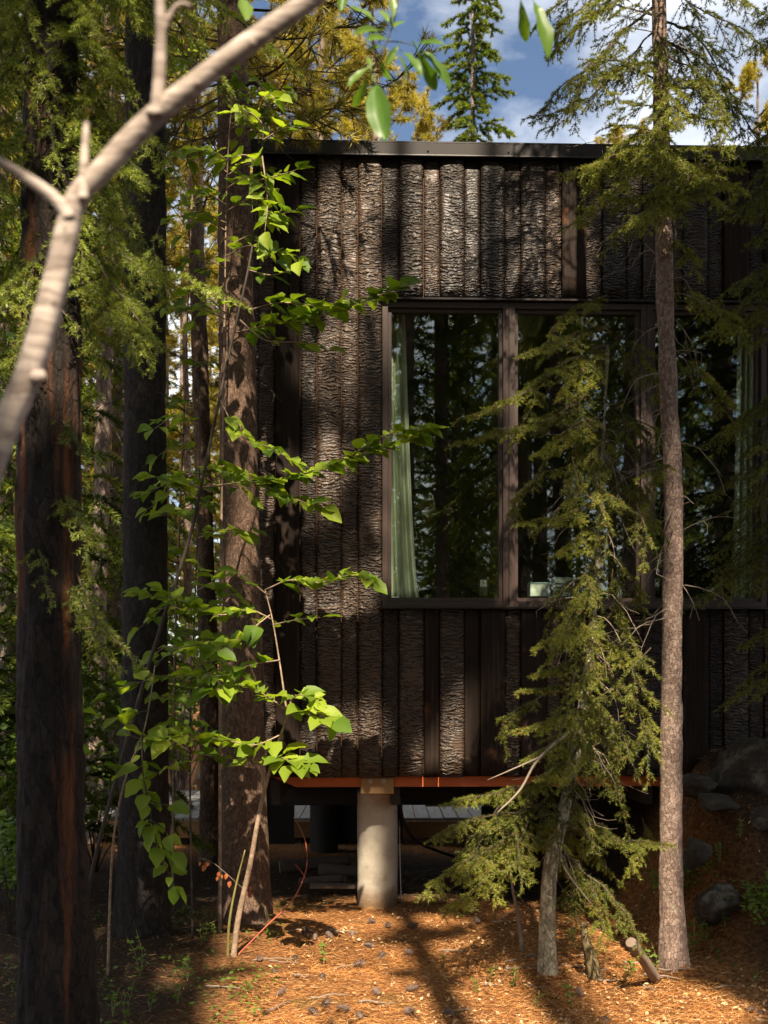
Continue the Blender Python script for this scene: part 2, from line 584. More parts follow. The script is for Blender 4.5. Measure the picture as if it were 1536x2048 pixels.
M['needle'] = leafy_mat('spruce_needle', (.028, .048, .009), (.255, .275, .036), .28, .5, c2=(.28, .12, .03))
M['needle_near'] = leafy_mat('spruce_needle_fresh', (.038, .075, .014), (.36, .42, .065), .30, .45, c2=(.26, .11, .03))
M['pine_needle'] = leafy_mat('pine_needle', (.15, .145, .017), (.48, .38, .045), .30, .5, c2=(.30, .14, .04))
M['bg_needle'] = leafy_mat('forest_needle', (.035, .066, .012), (.18, .225, .030), .42, .55, c2=(.20, .11, .03))
M['leaf'] = leafy_mat('alder_leaf', (.085, .155, .012), (.27, .345, .024), .45, .55, attr=False)
M['willow_leaf'] = leafy_mat('willow_leaf', (.07, .15, .018), (.14, .22, .03), .42, .4, attr=False)
M['bush_leaf'] = leafy_mat('bush_leaf', (.06, .12, .014), (.18, .25, .03), .35, .45)
M['seedling'] = leafy_mat('seedling_leaf', (.08, .16, .02), (.16, .25, .04), .35, .45)
M['litter'] = leafy_mat('needle_litter', (.26, .085, .022), (.62, .30, .090), .08, .6, c2=(.60, .40, .20))
M['dry_leaf'] = leafy_mat('dry_leaf', (.36, .16, .06), (.70, .48, .26), .15, .6)
M['rust_leaf'] = leafy_mat('rust_leaf', (.30, .07, .02), (.40, .13, .04), .3, .6, attr=False)
M['bark_big'] = bark_mat('stripped_pine_bark', (.004, .0028, .002), (.036, .023, .016), (.16, .058, .020), 30, 9, .03, .60)
M['bark_dark'] = bark_mat('dark_pine_bark', (.005, .0035, .003), (.036, .026, .020), None, 42, 16, .02)
M['bark_brown'] = bark_mat('brown_pine_bark', (.038, .020, .012), (.21, .13, .088), None, 70, 32, .012)
M['bark_spruce'] = bark_mat('flaky_spruce_bark', (.085, .050, .036), (.36, .255, .20), None, 58, 40, .012, lich=(.30, .29, .20))
M['bark_pale'] = bark_mat('pale_spruce_bark', (.10, .085, .055), (.44, .39, .28), None, 46, 24, .012, lich=(.40, .40, .30))
M['bark_far'] = bark_mat('far_pine_bark', (.07, .048, .036), (.27, .20, .155), None, 22, 9, .02)
M['alder_bark'] = bark_mat('smooth_alder_bark', (.17, .11, .07), (.34, .24, .165), None, 24, 40, .0015)
M['limb_bark'] = bark_mat('smooth_grey_limb_bark', (.13, .095, .075), (.46, .38, .325), None, 5, 52, .0015, lich=(.085, .06, .045))
M['twig_dark'] = simple('dark_shrub_bark', (.045, .032, .022), .8, .3, 40, .3, .002)
M['red_twig'] = simple('red_osier_stem', (.30, .065, .03), .55, .25, 30, .1, .002)
M['olive_twig'] = simple('olive_young_stem', (.20, .17, .05), .6, .2, 30, .1, .002)
M['moss'] = simple('mossy_stump_wood', (.13, .10, .045), .9, .5, 14, .6, .02)
M['driftwood'] = simple('weathered_log', (.17, .12, .085), .8, .35, 1, .4, .006, stretch=(12, 12, 3))
M['logwood'] = simple('split_log_bark', (.06, .04, .028), .9, .35, 12, .5, .02)
M['cone'] = simple('pine_cone_scale', (.15, .10, .075), .8, .5, 90, .3, .004)
M['book'] = simple('pale_teal_cover', (.34, .44, .42), .5, .2, 8, .05, .002)
M['paper'] = simple('book_pages', (.55, .56, .48), .8, .12, 120, .2, .002, stretch=(1, 1, 3))
M['rubber'] = simple('black_rubber', (.012, .011, .010), .6, .2, 20, .1, .002)

def rock_mat():
    m, t, b, L = nodes('lichened_granite')
    mp, oi = coords(t)
    n = N(t, 'ShaderNodeTexNoise', Scale=7, Detail=10, Roughness=.7)
    L(mp.outputs[0], n.inputs['Vector'])
    c = ramp(t, [(.35, (.015, .011, .007)), (.54, (.045, .034, .022)), (.62, (.12, .10, .075)), (.78, (.20, .175, .14))])
    L(n.outputs['Fac'], c.inputs['Fac']); L(c.outputs['Color'], b.inputs['Base Color'])
    b.inputs['Roughness'].default_value = .9
    bp = N(t, 'ShaderNodeBump', Strength=.8, Distance=.03)
    L(n.outputs['Fac'], bp.inputs['Height']); L(bp.outputs[0], b.inputs['Normal'])
    return m
M['rock'] = rock_mat()

def ground_mat():
    m, t, b, L = nodes('forest_floor')
    mp, oi = coords(t, rnd=False)
    n1 = N(t, 'ShaderNodeTexNoise', Scale=1.3, Detail=6, Roughness=.6)
    n2 = N(t, 'ShaderNodeTexNoise', Scale=38, Detail=8, Roughness=.75)
    n3 = N(t, 'ShaderNodeTexVoronoi', Scale=46)
    for n in (n1, n2, n3): L(mp.outputs[0], n.inputs['Vector'])
    c = ramp(t, [(.30, (.045, .017, .007)), (.44, (.26, .098, .029)), (.60, (.52, .26, .092)), (.76, (.66, .45, .24))])
    L(n2.outputs['Fac'], c.inputs['Fac'])
    c2 = ramp(t, [(.35, (.55, .50, .42)), (.65, (1.1, 1.05, 1))])
    L(n1.outputs['Fac'], c2.inputs['Fac'])
    mx = N(t, 'ShaderNodeMixRGB', blend_type='MULTIPLY'); mx.inputs['Fac'].default_value = 1
    L(c.outputs['Color'], mx.inputs['Color1']); L(c2.outputs['Color'], mx.inputs['Color2'])
    mo = N(t, 'ShaderNodeTexNoise', Scale=1.7, Detail=4); L(mp.outputs[0], mo.inputs['Vector'])
    mor = ramp(t, [(.58, (0, 0, 0)), (.68, (.6, .6, .6))]); L(mo.outputs['Fac'], mor.inputs['Fac'])
    mm = N(t, 'ShaderNodeMixRGB'); mm.inputs['Color2'].default_value = (.085, .075, .016, 1)
    L(mor.outputs['Color'], mm.inputs['Fac']); L(mx.outputs['Color'], mm.inputs['Color1'])
    # soil and moss darkened to paint in shade: left side, bank, under the cabin
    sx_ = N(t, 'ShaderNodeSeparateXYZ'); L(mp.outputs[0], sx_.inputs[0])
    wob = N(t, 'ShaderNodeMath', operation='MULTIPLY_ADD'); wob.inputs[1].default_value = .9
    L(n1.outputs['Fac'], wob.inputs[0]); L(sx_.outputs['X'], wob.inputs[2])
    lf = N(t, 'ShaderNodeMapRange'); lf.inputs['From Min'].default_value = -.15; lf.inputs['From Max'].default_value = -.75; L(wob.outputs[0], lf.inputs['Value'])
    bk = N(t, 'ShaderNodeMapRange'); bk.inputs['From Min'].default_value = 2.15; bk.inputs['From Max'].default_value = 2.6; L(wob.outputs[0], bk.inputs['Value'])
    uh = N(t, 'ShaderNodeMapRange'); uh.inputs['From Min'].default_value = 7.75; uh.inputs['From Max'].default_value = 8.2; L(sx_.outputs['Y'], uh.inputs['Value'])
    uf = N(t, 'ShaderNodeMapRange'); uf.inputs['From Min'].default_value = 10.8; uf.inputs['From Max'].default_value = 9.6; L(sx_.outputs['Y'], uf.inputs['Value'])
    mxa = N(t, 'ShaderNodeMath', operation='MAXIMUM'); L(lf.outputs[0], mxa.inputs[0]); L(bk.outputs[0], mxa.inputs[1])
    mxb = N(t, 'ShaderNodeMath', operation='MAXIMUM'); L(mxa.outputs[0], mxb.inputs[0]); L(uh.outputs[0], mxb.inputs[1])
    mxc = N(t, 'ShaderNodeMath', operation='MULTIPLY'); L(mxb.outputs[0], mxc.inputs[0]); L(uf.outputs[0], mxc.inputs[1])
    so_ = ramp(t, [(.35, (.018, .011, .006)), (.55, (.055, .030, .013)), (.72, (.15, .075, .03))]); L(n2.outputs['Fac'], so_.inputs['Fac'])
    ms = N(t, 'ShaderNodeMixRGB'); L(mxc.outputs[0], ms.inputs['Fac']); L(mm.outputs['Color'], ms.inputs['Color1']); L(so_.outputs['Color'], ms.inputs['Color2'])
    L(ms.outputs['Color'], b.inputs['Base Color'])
    b.inputs['Roughness'].default_value = .95
    b.inputs['Specular IOR Level'].default_value = .2
    ad = N(t, 'ShaderNodeMath', operation='ADD'); L(n2.outputs['Fac'], ad.inputs[0]); L(n3.outputs['Distance'], ad.inputs[1])
    bp = N(t, 'ShaderNodeBump', Strength=1, Distance=.03); L(ad.outputs[0], bp.inputs['Height']); L(bp.outputs[0], b.inputs['Normal'])
    return m
M['ground'] = ground_mat()

# ------------------------------------------------------------------ ground
def gh(x, y):
    x = np.asarray(x, float); y = np.asarray(y, float)
    p = np.stack([x, y, np.zeros_like(x)], -1).reshape(-1, 3)
    near = np.exp(-((x * .12) ** 2 + ((y - 6) * .12) ** 2))
    h = .025 * fbm(p * 1.1, 3, 3).reshape(x.shape) + (.5 * fbm(p * .09, 3, 9).reshape(x.shape) * (1 - near))
    bank = 1.08 * sstep(1.55, 2.15, x) * sstep(5.75, 7.25, y) * (1 + .10 * fbm(p * 1.7, 3, 5).reshape(x.shape))
    far = np.clip(y - 16, 0, 200) * .02
    for tx, ty, th, tr in ((1.527, 6.0, .06, .22), (.865, 5.95, .04, .14), (-1.36, 4.75, .07, .3), (-1.43, 6.8, .07, .28), (-.88, 7.25, .07, .28), (-1.48, 9.6, .06, .25)):
        h = h + th * np.exp(-((x - tx) ** 2 + (y - ty) ** 2) / tr ** 2)      # litter piled round the trunks
    return h + bank + far

gx = np.unique(np.concatenate([np.linspace(-300, -12, 20), np.linspace(-12, -3, 46), np.linspace(-3, 3.4, 150), np.linspace(3.4, 14, 40), np.linspace(14, 300, 20)]))
gy = np.unique(np.concatenate([np.linspace(-300, -10, 14), np.linspace(-10, 3.5, 40), np.linspace(3.5, 9, 150), np.linspace(9, 30, 70), np.linspace(30, 600, 30)]))
GX, GY = np.meshgrid(gx, gy)
GZ = gh(GX, GY)
nx, ny = len(gx), len(gy)
ii = (np.arange(ny - 1)[:, None] * nx + np.arange(nx - 1)[None, :]).ravel()
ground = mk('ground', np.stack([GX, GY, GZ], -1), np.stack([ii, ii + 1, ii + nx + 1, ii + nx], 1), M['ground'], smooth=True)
tag(ground, 'forest floor of brown pine needles and dry leaves', kind='structure')

# ------------------------------------------------------------------ cabin
TH = math.radians(1.8)
TT = math.tan(TH)
WY = 7.5                                   # wall face at the camera axis

def wl(px, py, depth=0.0):
    """pixel on the wall plane (set back by depth) -> local (x, z) of the cabin frame"""
    k = (px - CX) / F
    y0 = WY + depth / math.cos(TH)
    Y = y0 / (1 - k * TT)
    X = k * Y
    return (X * math.cos(TH) + (Y - WY) * math.sin(TH)), CZ - (py - HY) / F * Y

cabin = thing('cabin', (0, WY, 0), 'black charred-board cabin raised on piers, with a wide brown-framed window', 'cabin', rotz=TH)
X0 = wl(505, 1000)[0]
X1 = wl(1900, 1000)[0]
ZB = wl(768, 1553)[1]
ZT = wl(768, 312)[1]
ZWT = wl(768, 601)[1]
ZWB = wl(768, 1216)[1]
XW0 = wl(764, 1000)[0]
XW1 = wl(1532, 1000)[0]

def board(name, x0, x1, z0, z1, wide, mat):
    """convex slab of charred wood: slightly wavy face, real thickness"""
    w_ = x1 - x0
    nc = 9 if wide else 6
    nr = max(4, int((z1 - z0) / .12))
    u = np.linspace(0, 1, nc)
    proud = .034 if wide else .016
    z = np.linspace(z0, z1, nr)
    U, Z = np.meshgrid(u, z)
    prof = proud * (1 - (.30 if wide else .15) * np.abs(2 * U - 1) ** 6 * (0 if mat is M['burnt'] else 1))
    pp = np.stack([(x0 + U * w_) * 6, Z * 2.2, np.full_like(U, x0 * 3)], -1).reshape(-1, 3)
    prof = prof + .0035 * vnoise(pp, 3).reshape(U.shape)
    g = .0016 + .0022 * random.random()
    Xs = x0 + g + U * (w_ - 2 * g)
    Fv = np.stack([Xs, -prof, Z], -1).reshape(-1, 3)
    Bv = np.stack([Xs, np.full_like(U, .02), Z], -1).reshape(-1, 3)
    i = (np.arange(nr - 1)[:, None] * nc + np.arange(nc - 1)[None, :]).ravel()
    Q = [np.stack([i, i + 1, i + nc + 1, i + nc], 1)]
    n = nr * nc
    def strip(ids):
        ids = np.asarray(ids)
        return np.stack([ids[1:], ids[:-1], ids[:-1] + n, ids[1:] + n], 1)
    Q.append(strip(np.arange(nc)))
    Q.append(strip(np.arange(nc)[::-1] + (nr - 1) * nc))
    Q.append(strip((np.arange(nr) * nc)[::-1]))
    Q.append(strip(np.arange(nr) * nc + nc - 1))
    c = np.array([(x0 + x1) / 2, 0, (z0 + z1) / 2])
    o = mk(name, np.vstack([Fv, Bv]) - c, np.concatenate(Q), mat, cabin, smooth=False)
    o.location = c
    sm = np.zeros(len(o.data.polygons), bool); sm[:len(i)] = True
    o.data.polygons.foreach_set('use_smooth', sm)
    return o

edges = [(505, 518, 0), (518, 551, 0), (551, 600, 1), (600, 634, 0), (634, 683, 1), (683, 716, 0), (716, 764, 1)]
for a, b_, wd in edges:
    sm_ = a in (551,)
    board('wall_board', wl(a, 900)[0], wl(b_, 900)[0], ZB + random.uniform(-.006, .006), ZT - (.02 if not wd else 0), wd,
          M['burnt'] if sm_ else (M['char'] if wd else M['char_fine']))
px, wd = 764.0, 0
k = 0
smooth_up = {9, 17, 19}
smooth_lo = {2, 4, 5, 7, 9, 10, 15}
while px < 1890:
    wpx = (49.2 if wd else 31.8)
    if k == 0: wpx = 34
    a, b_ = px, px + wpx
    x0, x1 = wl(a, 900)[0], wl(b_, 900)[0]
    mt = M['burnt'] if k in smooth_up else (M['char'] if wd else M['char_fine'])
    board('wall_board', x0, x1, ZWT + .012, ZT - (.02 if not wd else 0), wd, mt)
    mt = M['burnt'] if k in smooth_lo else (M['char'] if wd else M['char_fine'])
    if a < 1532:
        board('wall_board', x0, x1, ZB + random.uniform(-.006, .006), ZWB - .008, wd, mt)
    else:
        board('wall_board', x0, x1, ZB + random.uniform(-.006, .006), ZWT + .008, wd, mt)
    px, wd, k = b_, 1 - wd, k + 1

# backing walls, floor, roof of the shell
DEP = 3.3
sh = []
def sheath(a, b_, z0, z1): sh.append(box(a, b_, .022, .12, z0, z1))
sheath(X0 + .01, XW0 - .01, ZB + .02, ZT); sheath(XW1 + .02, X1, ZB + .02, ZT)
sheath(XW0 - .01, XW1 + .02, ZWT + .02, ZT); sheath(XW0 - .01, XW1 + .02, ZB + .02, ZWB - .012)
V, f = merge(sh); mk('front_wall_core', V, f, M['gap'], cabin)
V, f = box(X0 + .01, X1, .13, DEP, ZB - .02, ZB + .12); mk('floor', V, f, M['darkwood'], cabin)
V, f = box(X0 + .02, X0 + .12, .13, DEP, ZB + .13, ZT); mk('side_wall', V, f, M['burnt'], cabin)
V, f = box(X1 - .1, X1, .13, DEP, ZB + .13, ZT); mk('side_wall', V, f, M['burnt'], cabin)
V, f = box(X0 + .13, X1 - .11, DEP - .1, DEP, ZB + .13, ZT - .02); mk('back_wall', V, f, M['interior'], cabin)
V, f = box(X0 - .02, X1 + .05, -.03, DEP + .05, ZT + .02, ZT + .075); mk('roof', V, f, M['fascia'], cabin)
V, f = box(X0 + .13, X1 - .11, .13, DEP - .11, ZT - .42, ZT - .38); mk('ceiling', V, f, M['interior'], cabin)

# fascia in three lengths of bent metal with a drip lip and screw heads
zf0 = wl(600, 317)[1]; zf1 = wl(600, 290)[1]
fx = [X0 - .05, wl(1115, 300)[0], wl(1560, 300)[0], X1 + .06]
for a, b_ in zip(fx[:-1], fx[1:]):
    prof = [(-.052, zf1), (-.058, zf1 - .004), (-.056, zf0 + .014), (-.070, zf0 + .002), (-.068, zf0 - .003), (-.048, zf0 + .006), (-.045, zf1 - .01)]
    prof = np.array(prof)
    g = .0015
    Vv = np.vstack([np.column_stack([np.full(7, a + g), prof]), np.column_stack([np.full(7, b_ - g), prof])])
    Q = np.array([(i, (i + 1) % 7, (i + 1) % 7 + 7, i + 7) for i in range(7)])
    fo = mk('roof_fascia', Vv, Q, M['fascia'], cabin)
    xs = a + .14
    while xs < b_ - .1:
        n_ = 8
        an = np.linspace(0, 2 * math.pi, n_, endpoint=False)
        zc = zf0 + .035
        rings = [(.0075, -.0565), (.007, -.0605), (.003, -.0625)]
        Vs = np.array([(xs + r * math.cos(t), y, zc + r * math.sin(t)) for r, y in rings for t in an])
        Qs = np.array([(r * n_ + i, r * n_ + (i + 1) % n_, (r + 1) * n_ + (i + 1) % n_, (r + 1) * n_ + i) for r in range(2) for i in range(n_)])
        mk('screw', Vs, Qs, M['rubber'], fo)
        xs += .53
V, f = box(X0 - .05, X1 + .06, -.046, -.0305, zf0 + .02, ZT + .07)
mk('fascia_backer', V, f, M['black'], cabin)
V, f = box(X0 - .05, X1 + .06, -.05, .1, ZT + .078, zf1 + .004)
mk('roof_edge', V, f, M['fascia'], cabin)

# window head flashing, sill flashing
V, f = box(XW0 - .02, X1, -.055, .03, ZWT - .006, ZWT + .006); mk('head_flashing', V, f, M['fascia'], cabin)
V, f = box(XW0 - .02, XW1 + .03, -.060, .05, ZWB - .006, ZWB + .004); mk('sill_flashing', V, f, M['fascia'], cabin)

# three window units, each with its own frame, inner sash and pane
zt, zb = ZWT - .012, ZWB + .008
cuts = [764, 1017, 1292, 1532]
win = []
for i in range(3):
    a = wl(cuts[i], 900)[0] + .002
    b_ = wl(cuts[i + 1], 900)[0] - .002
    wr = bpy.data.objects.new('window', None); COL.objects.link(wr); wr.parent = cabin
    wo = .036
    bars = [box(a, a + wo, -.022, .07, zb, zt), box(b_ - wo, b_, -.022, .07, zb, zt),
            box(a + wo, b_ - wo, -.020, .07, zb, zb + wo), box(a + wo, b_ - wo, -.020, .07, zt - wo, zt)]
    V, f = merge(bars); mk('frame', V, f, M['frame'], wr)
    s0, s1, w2 = a + wo + .003, b_ - wo - .003, .022
    t0, t1 = zb + wo + .003, zt - wo - .003
    bars = [box(s0, s0 + w2, .004, .06, t0, t1), box(s1 - w2, s1, .004, .06, t0, t1),
            box(s0 + w2, s1 - w2, .006, .06, t0, t0 + w2), box(s0 + w2, s1 - w2, .006, .06, t1 - w2, t1)]
    V, f = merge(bars); mk('sash', V, f, M['frame'], wr)
    V, f = box(s0 + w2 - .004, s1 - w2 + .004, .030, .036, t0 + w2 - .004, t1 - w2 + .004)
    mk('pane', V, f, M['glass'], wr)
    win.append((s0 + w2, s1 - w2, t0 + w2, t1 - w2))

# red stained rim board with mitred end, hidden beams
zr0 = wl(768, 1575)[1]
xa, xb = wl(545, 1560, .05)[0], wl(592, 1560, .05)[0]
Vv = np.array([(xa, .045, ZB - .004), (X1 - .1, .045, ZB - .004), (X1 - .1, .045, zr0), (xb, .045, zr0),
               (xa, .09, ZB - .004), (X1 - .1, .09, ZB - .004), (X1 - .1, .09, zr0), (xb, .09, zr0)])
mk('rim_board', Vv, np.array([(0, 3, 2, 1), (4, 5, 6, 7), (0, 1, 5, 4), (1, 2, 6, 5), (2, 3, 7, 6), (3, 0, 4, 7)]), M['redwood'], cabin)
for xx in (-.75, .05, .95, 1.75, 2.55):
    V, f = box(xx, xx + .06, .1, DEP - .05, ZB - .20, ZB - .022)
    mk('floor_joist', V, f, M['darkwood'], cabin)
for yy in (1.5, 2.95):
    V, f = box(X0 + .1, X1 - .2, yy, yy + .12, ZB - .36, ZB - .202)
    mk('floor_beam', V, f, M['darkwood'], cabin)
for a, b_ in ((440, 588), (664, 806), (965, 1200)):
    xx0, xx1 = wl(a, 1590, 3.0)[0], wl(b_, 1590, 3.0)[0]
    V, f = box(xx0, xx1, 3.075, 3.1, wl(700, 1690, 3.0)[1], ZB - .203)
    mk('skirt_panel', V, f, M['darkwood'], cabin)
for i, (a, b_) in enumerate(((850, 905), (907, 960), (962, 1020), (1022, 1090))):
    xx0, xx1 = wl(a, 1590, 2.7)[0], wl(b_, 1590, 2.7)[0]
    V, f = box(xx0, xx1 - .01, 2.66, 2.69, wl(900, 1612, 2.7)[1], ZB - .03)
    mk('soffit_panel', V, f, M['tanwood'], cabin)

# interior: curtains hang inside, desk with box, books and clock
def curtain(name, x0t, x1t, x0b, x1b, label, yb=.22):
    nz, nu = 26, 60
    zz = np.linspace(win[0][2] - .02, win[0][3] + .10, nz)
    V = []
    for z in zz:
        t = (z - zz[0]) / (zz[-1] - zz[0])
        a = x0b + (x0t - x0b) * t ** .8; b_ = x1b + (x1t - x1b) * t ** .55
        for j in range(nu):
            u = j / (nu - 1)
            V.append((a + (b_ - a) * u, yb + .022 * math.sin(u * 26 + t * 1.3) + .012 * math.sin(u * 11 - t * 2) + .004 * math.sin(t * 9 + u * 5), z))
    V = np.array(V)
    i = (np.arange(nz - 1)[:, None] * nu + np.arange(nu - 1)[None, :]).ravel()
    Q = np.stack([i, i + 1, i + nu + 1, i + nu], 1)
    c, s = math.cos(TH), math.sin(TH)
    Wd = np.column_stack([V[:, 0] * c - V[:, 1] * s, V[:, 0] * s + V[:, 1] * c + WY, V[:, 2]])
    o = mk(name, Wd, Q, M['curtain'], None, smooth=True, origin=Wd[:, :].mean(0))
    md = o.modifiers.new('thickness', 'SOLIDIFY'); md.thickness = .002
    return tag(o, label, 'curtain', 'curtains inside the window')
curtain('curtain', wl(766, 700, .2)[0], wl(810, 700, .2)[0], wl(764, 1190, .2)[0], wl(842, 1190, .2)[0], 'pale green curtain drawn aside at the edge of the window nearest the pier')
curtain('curtain', wl(1478, 700, .25)[0], wl(1520, 700, .25)[0], wl(1462, 1190, .25)[0], wl(1520, 1190, .25)[0], 'pale curtain behind the pane farthest from the birch, half hidden by spruce boughs', .25)

def local_to_world(V):
    c, s = math.cos(TH), math.sin(TH)
    V = np.asarray(V, float)
    return np.column_stack([V[:, 0] * c - V[:, 1] * s, V[:, 0] * s + V[:, 1] * c + WY, V[:, 2]])

zd = win[0][2] - .012
desk_l = (wl(1000, 1190, .3)[0], wl(1330, 1190, .3)[0])
dk = thing('desk', local_to_world(np.array([((desk_l[0] + desk_l[1]) / 2, .35, ZB + .125)]))[0], 'dark desk standing inside against the middle window', 'desk', rotz=TH)
V, f = box(-.62, .62, -.20, .35, zd - .03 - ZB - .125, zd - ZB - .125); mk('desk_top', V, f, M['interior'], dk)
for sx in (-.58, .54):
    for sy in (-.17, .28):
        V, f = box(sx, sx + .04, sy, sy + .04, 0, zd - .0305 - ZB - .125); mk('leg', V, f, M['interior'], dk)

def pos_item(name, px0, px1, py0, py1, dep, thick, label, cat, mats, group=None, tilt=0):
    x0, z0 = wl(px0, py1, dep); x1, z1 = wl(px1, py0, dep)
    c = local_to_world(np.array([((x0 + x1) / 2, dep, z0)]))[0]
    o = thing(name, c, label, cat, group, TH + tilt)
    return o, x1 - x0, z1 - z0
z_stack = [(1194, 1184, 1100, 1163, .05), (1183.6, 1176, 1102, 1160, -.04), (1175.6, 1168, 1100, 1164, .02), (1167.6, 1156, 1104, 1158, .08)]
names_b = ['thick pale teal book at the bottom of the pile inside the window', 'thin teal book lying second from the bottom of the pile in the window',
           'teal book third from the bottom of the pile in the window', 'pale book on top of the pile inside the window']
for (b0, b1, a, b_, ti), lb in zip(z_stack, names_b):
    o, wdt, hgt = pos_item('book', a, b_, b1, b0, .28, .14, lb, 'book', None, 'books piled inside the window', ti)
    V, f = merge([box(-wdt / 2, wdt / 2, -.07, .08, 0, .003), box(-wdt / 2, wdt / 2, -.07, .08, hgt - .004, hgt - .001), box(wdt / 2 - .003, wdt / 2, -.07, .08, .0032, hgt - .0042)])
    mk('cover', V, f, M['book'], o)
    V, f = box(-wdt / 2 + .005, wdt / 2 - .004, -.064, .074, .0034, hgt - .0044); mk('pages', V, f, M['paper'], o)
o, wdt, hgt = pos_item('storage_box', 1058, 1098, 1166, 1194, .26, .1, 'small plain grey-green box beside the pile of books in the window', 'box', None)
V, f = box(-wdt / 2, wdt / 2, -.05, .08, 0, hgt - .012, .004); mk('body', V, f, M['paper'], o)
V, f = box(-wdt / 2 - .002, wdt / 2 + .002, -.052, .082, hgt - .0115, hgt, .003); mk('lid', V, f, M['book'], o)
o, wdt, hgt = pos_item('clock', 957, 974, 1158, 1194, .36, .1, 'small dim clock standing inside the first window', 'clock', None)
V, f = box(-wdt / 2, wdt / 2, -.03, .03, 0, hgt, .004); mk('case', V, f, M['interior'], o)
V, f = box(-wdt * .36, wdt * .36, -.034, -.0305, hgt * .55, hgt * .92); mk('dial', V, f, M['paper'], o)
V, f = merge([box(-.003, .003, -.037, -.0345, hgt * .72, hgt * .88), box(.0035, wdt * .25, -.037, -.0345, hgt * .72, hgt * .75)]); mk('hand', V, f, M['rubber'], o)
# shelf that carries the clock
V, f = box(XW0 - .02, wl(1000, 1190, .3)[0] - .02, .125, .45, zd - .03, zd); mk('window_ledge', V, f, M['interior'], cabin)

# ------------------------------------------------------------------ concrete pier under the wall
pc = P(755, 1825, 7.86); pc[2] = gh(pc[0], pc[1])
pier = thing('concrete_pier', (pc[0], pc[1], 0), 'round pale concrete pier holding up the cabin at its near edge', 'pier')
pr_ = .139
zt_p = wl(755, 1583, .2)[1]
zz = np.linspace(-.35, zt_p, 40)
def pdisp(A, SS, R):
    return .0016 * vnoise(np.column_stack([np.cos(A) * 3, np.sin(A) * 3, SS * 8]), 4) - .0022 * (np.abs(((SS + .12) % .265) - .13) < .006)
V, f = tube(np.column_stack([np.zeros(40), np.zeros(40), zz]), pr_, 64, pdisp)
mk('shaft', V, f, M['concrete'], pier, smooth=True)
zb_ = ZB - .03
V, f = box(-.11, .11, -.338, .09, zt_p + .002, ZB - .012, .004); mk('bearing_block', V, f, M['tanwood'], pier)
for sx in (-.052, .035):
    an = np.linspace(0, 2 * math.pi, 12, endpoint=False)
    rings = [(.017, -.339), (.017, -.344), (.010, -.344), (.009, -.352), (.002, -.353)]
    Vs = np.array([(sx + .008 + r * math.cos(t), y, ZB - .032 + r * math.sin(t)) for r, y in rings for t in an])
    Qs = np.array([(r * 12 + i, r * 12 + (i + 1) % 12, (r + 1) * 12 + (i + 1) % 12, (r + 1) * 12 + i) for r in range(4) for i in range(12)])
    mk('bolt', Vs, Qs, M['steel'], pier)
for i, (xx, yy, lb) in enumerate(((-.55, 10.45, 'dark rear post under the cabin near the brown trunk'), (1.35, 10.5, 'dark rear post under the cabin behind the drooping spruce'), (2.6, 8.0, 'dark post under the cabin behind the rocky bank'))):
    zg = float(gh(xx, yy))
    q = thing('support_post', (xx, yy, zg), lb, 'post')
    V, f = tube(np.array([(0, 0, t) for t in np.linspace(-.3, ZB - .37 - zg, 8)]), .13, 32); mk('shaft', V, f, M['darkwood'], q, smooth=True)

# ------------------------------------------------------------------ deck behind the cabin
deck = thing('deck', (-1, 11, 0), 'grey weathered plank deck beyond the cabin, seen low between trunks and under the floor', 'deck')
zdk = .22
xk = -3.6
while xk < 2.55:
    V, f = box(xk + .005, xk + .135, 0.004, 2.6, zdk - .03, zdk + random.uniform(-.003, .003), .003)
    mk('plank', V, f, M['greywood'], deck); xk += .14
V, f = box(-3.58, 2.58, -.03, .003, zdk - .19, zdk - .031); mk('rim', V, f, M['tanwood'], deck)
for xx in (-3.4, -2.2, -1.0, .2, 1.4, 2.4):
    V, f = box(xx, xx + .1, .01, .11, -.3, zdk - .032); mk('post', V, f, M['darkwood'], deck)
st = thing('deck_steps', (-1.75, 13.7, zdk), 'timber steps rising from the far side of the deck', 'steps')
for i in range(5):
    V, f = box(-.5, .5, i * .26, i * .26 + .28, i * .17 + .13, i * .17 + .17); mk('tread', V, f, M['greywood'], st)
for sx in (-.54, .505):
    Vv = np.array([(sx, -.02, 0), (sx, .3, 0), (sx, 1.36, .70), (sx, 1.36, .88), (sx, 1.2, .88), (sx, -.02, .1)])
    Vv = np.vstack([Vv, Vv + (.035, 0, 0)])
    Q = [np.array([(i, (i + 1) % 6, (i + 1) % 6 + 6, i + 6) for i in range(6)] + [(0, 5, 2, 1), (5, 4, 3, 2), (7, 8, 11, 6), (8, 9, 10, 11)])]
    mk('stringer', Vv, Q, M['tanwood'], st)

# ------------------------------------------------------------------ vegetation helpers
UP = np.array([0, 0, 1.0])

def prisms(P0, P1, R0, R1=None):
    """three-sided twigs, one per segment"""
    n = len(P0)
    if R1 is None: R1 = R0 * .8
    a = norm(P1 - P0)
    ref = np.where(np.abs(a[:, 2:3]) > .9, np.array([[1.0, 0, 0]]), UP[None])
    u = norm(np.cross(a, ref)); v = np.cross(a, u)
    V = np.empty((n, 6, 3))
    for k in range(3):
        t = 2 * math.pi * k / 3
        d = u * math.cos(t) + v * math.sin(t)
        V[:, k] = P0 + d * R0[:, None]
        V[:, 3 + k] = P1 + d * R1[:, None]
    b = np.arange(n)[:, None] * 6
    Q = np.concatenate([b + np.array([[k, (k + 1) % 3, (k + 1) % 3 + 3, k + 3]]) for k in range(3)])
    return V.reshape(-1, 3), Q

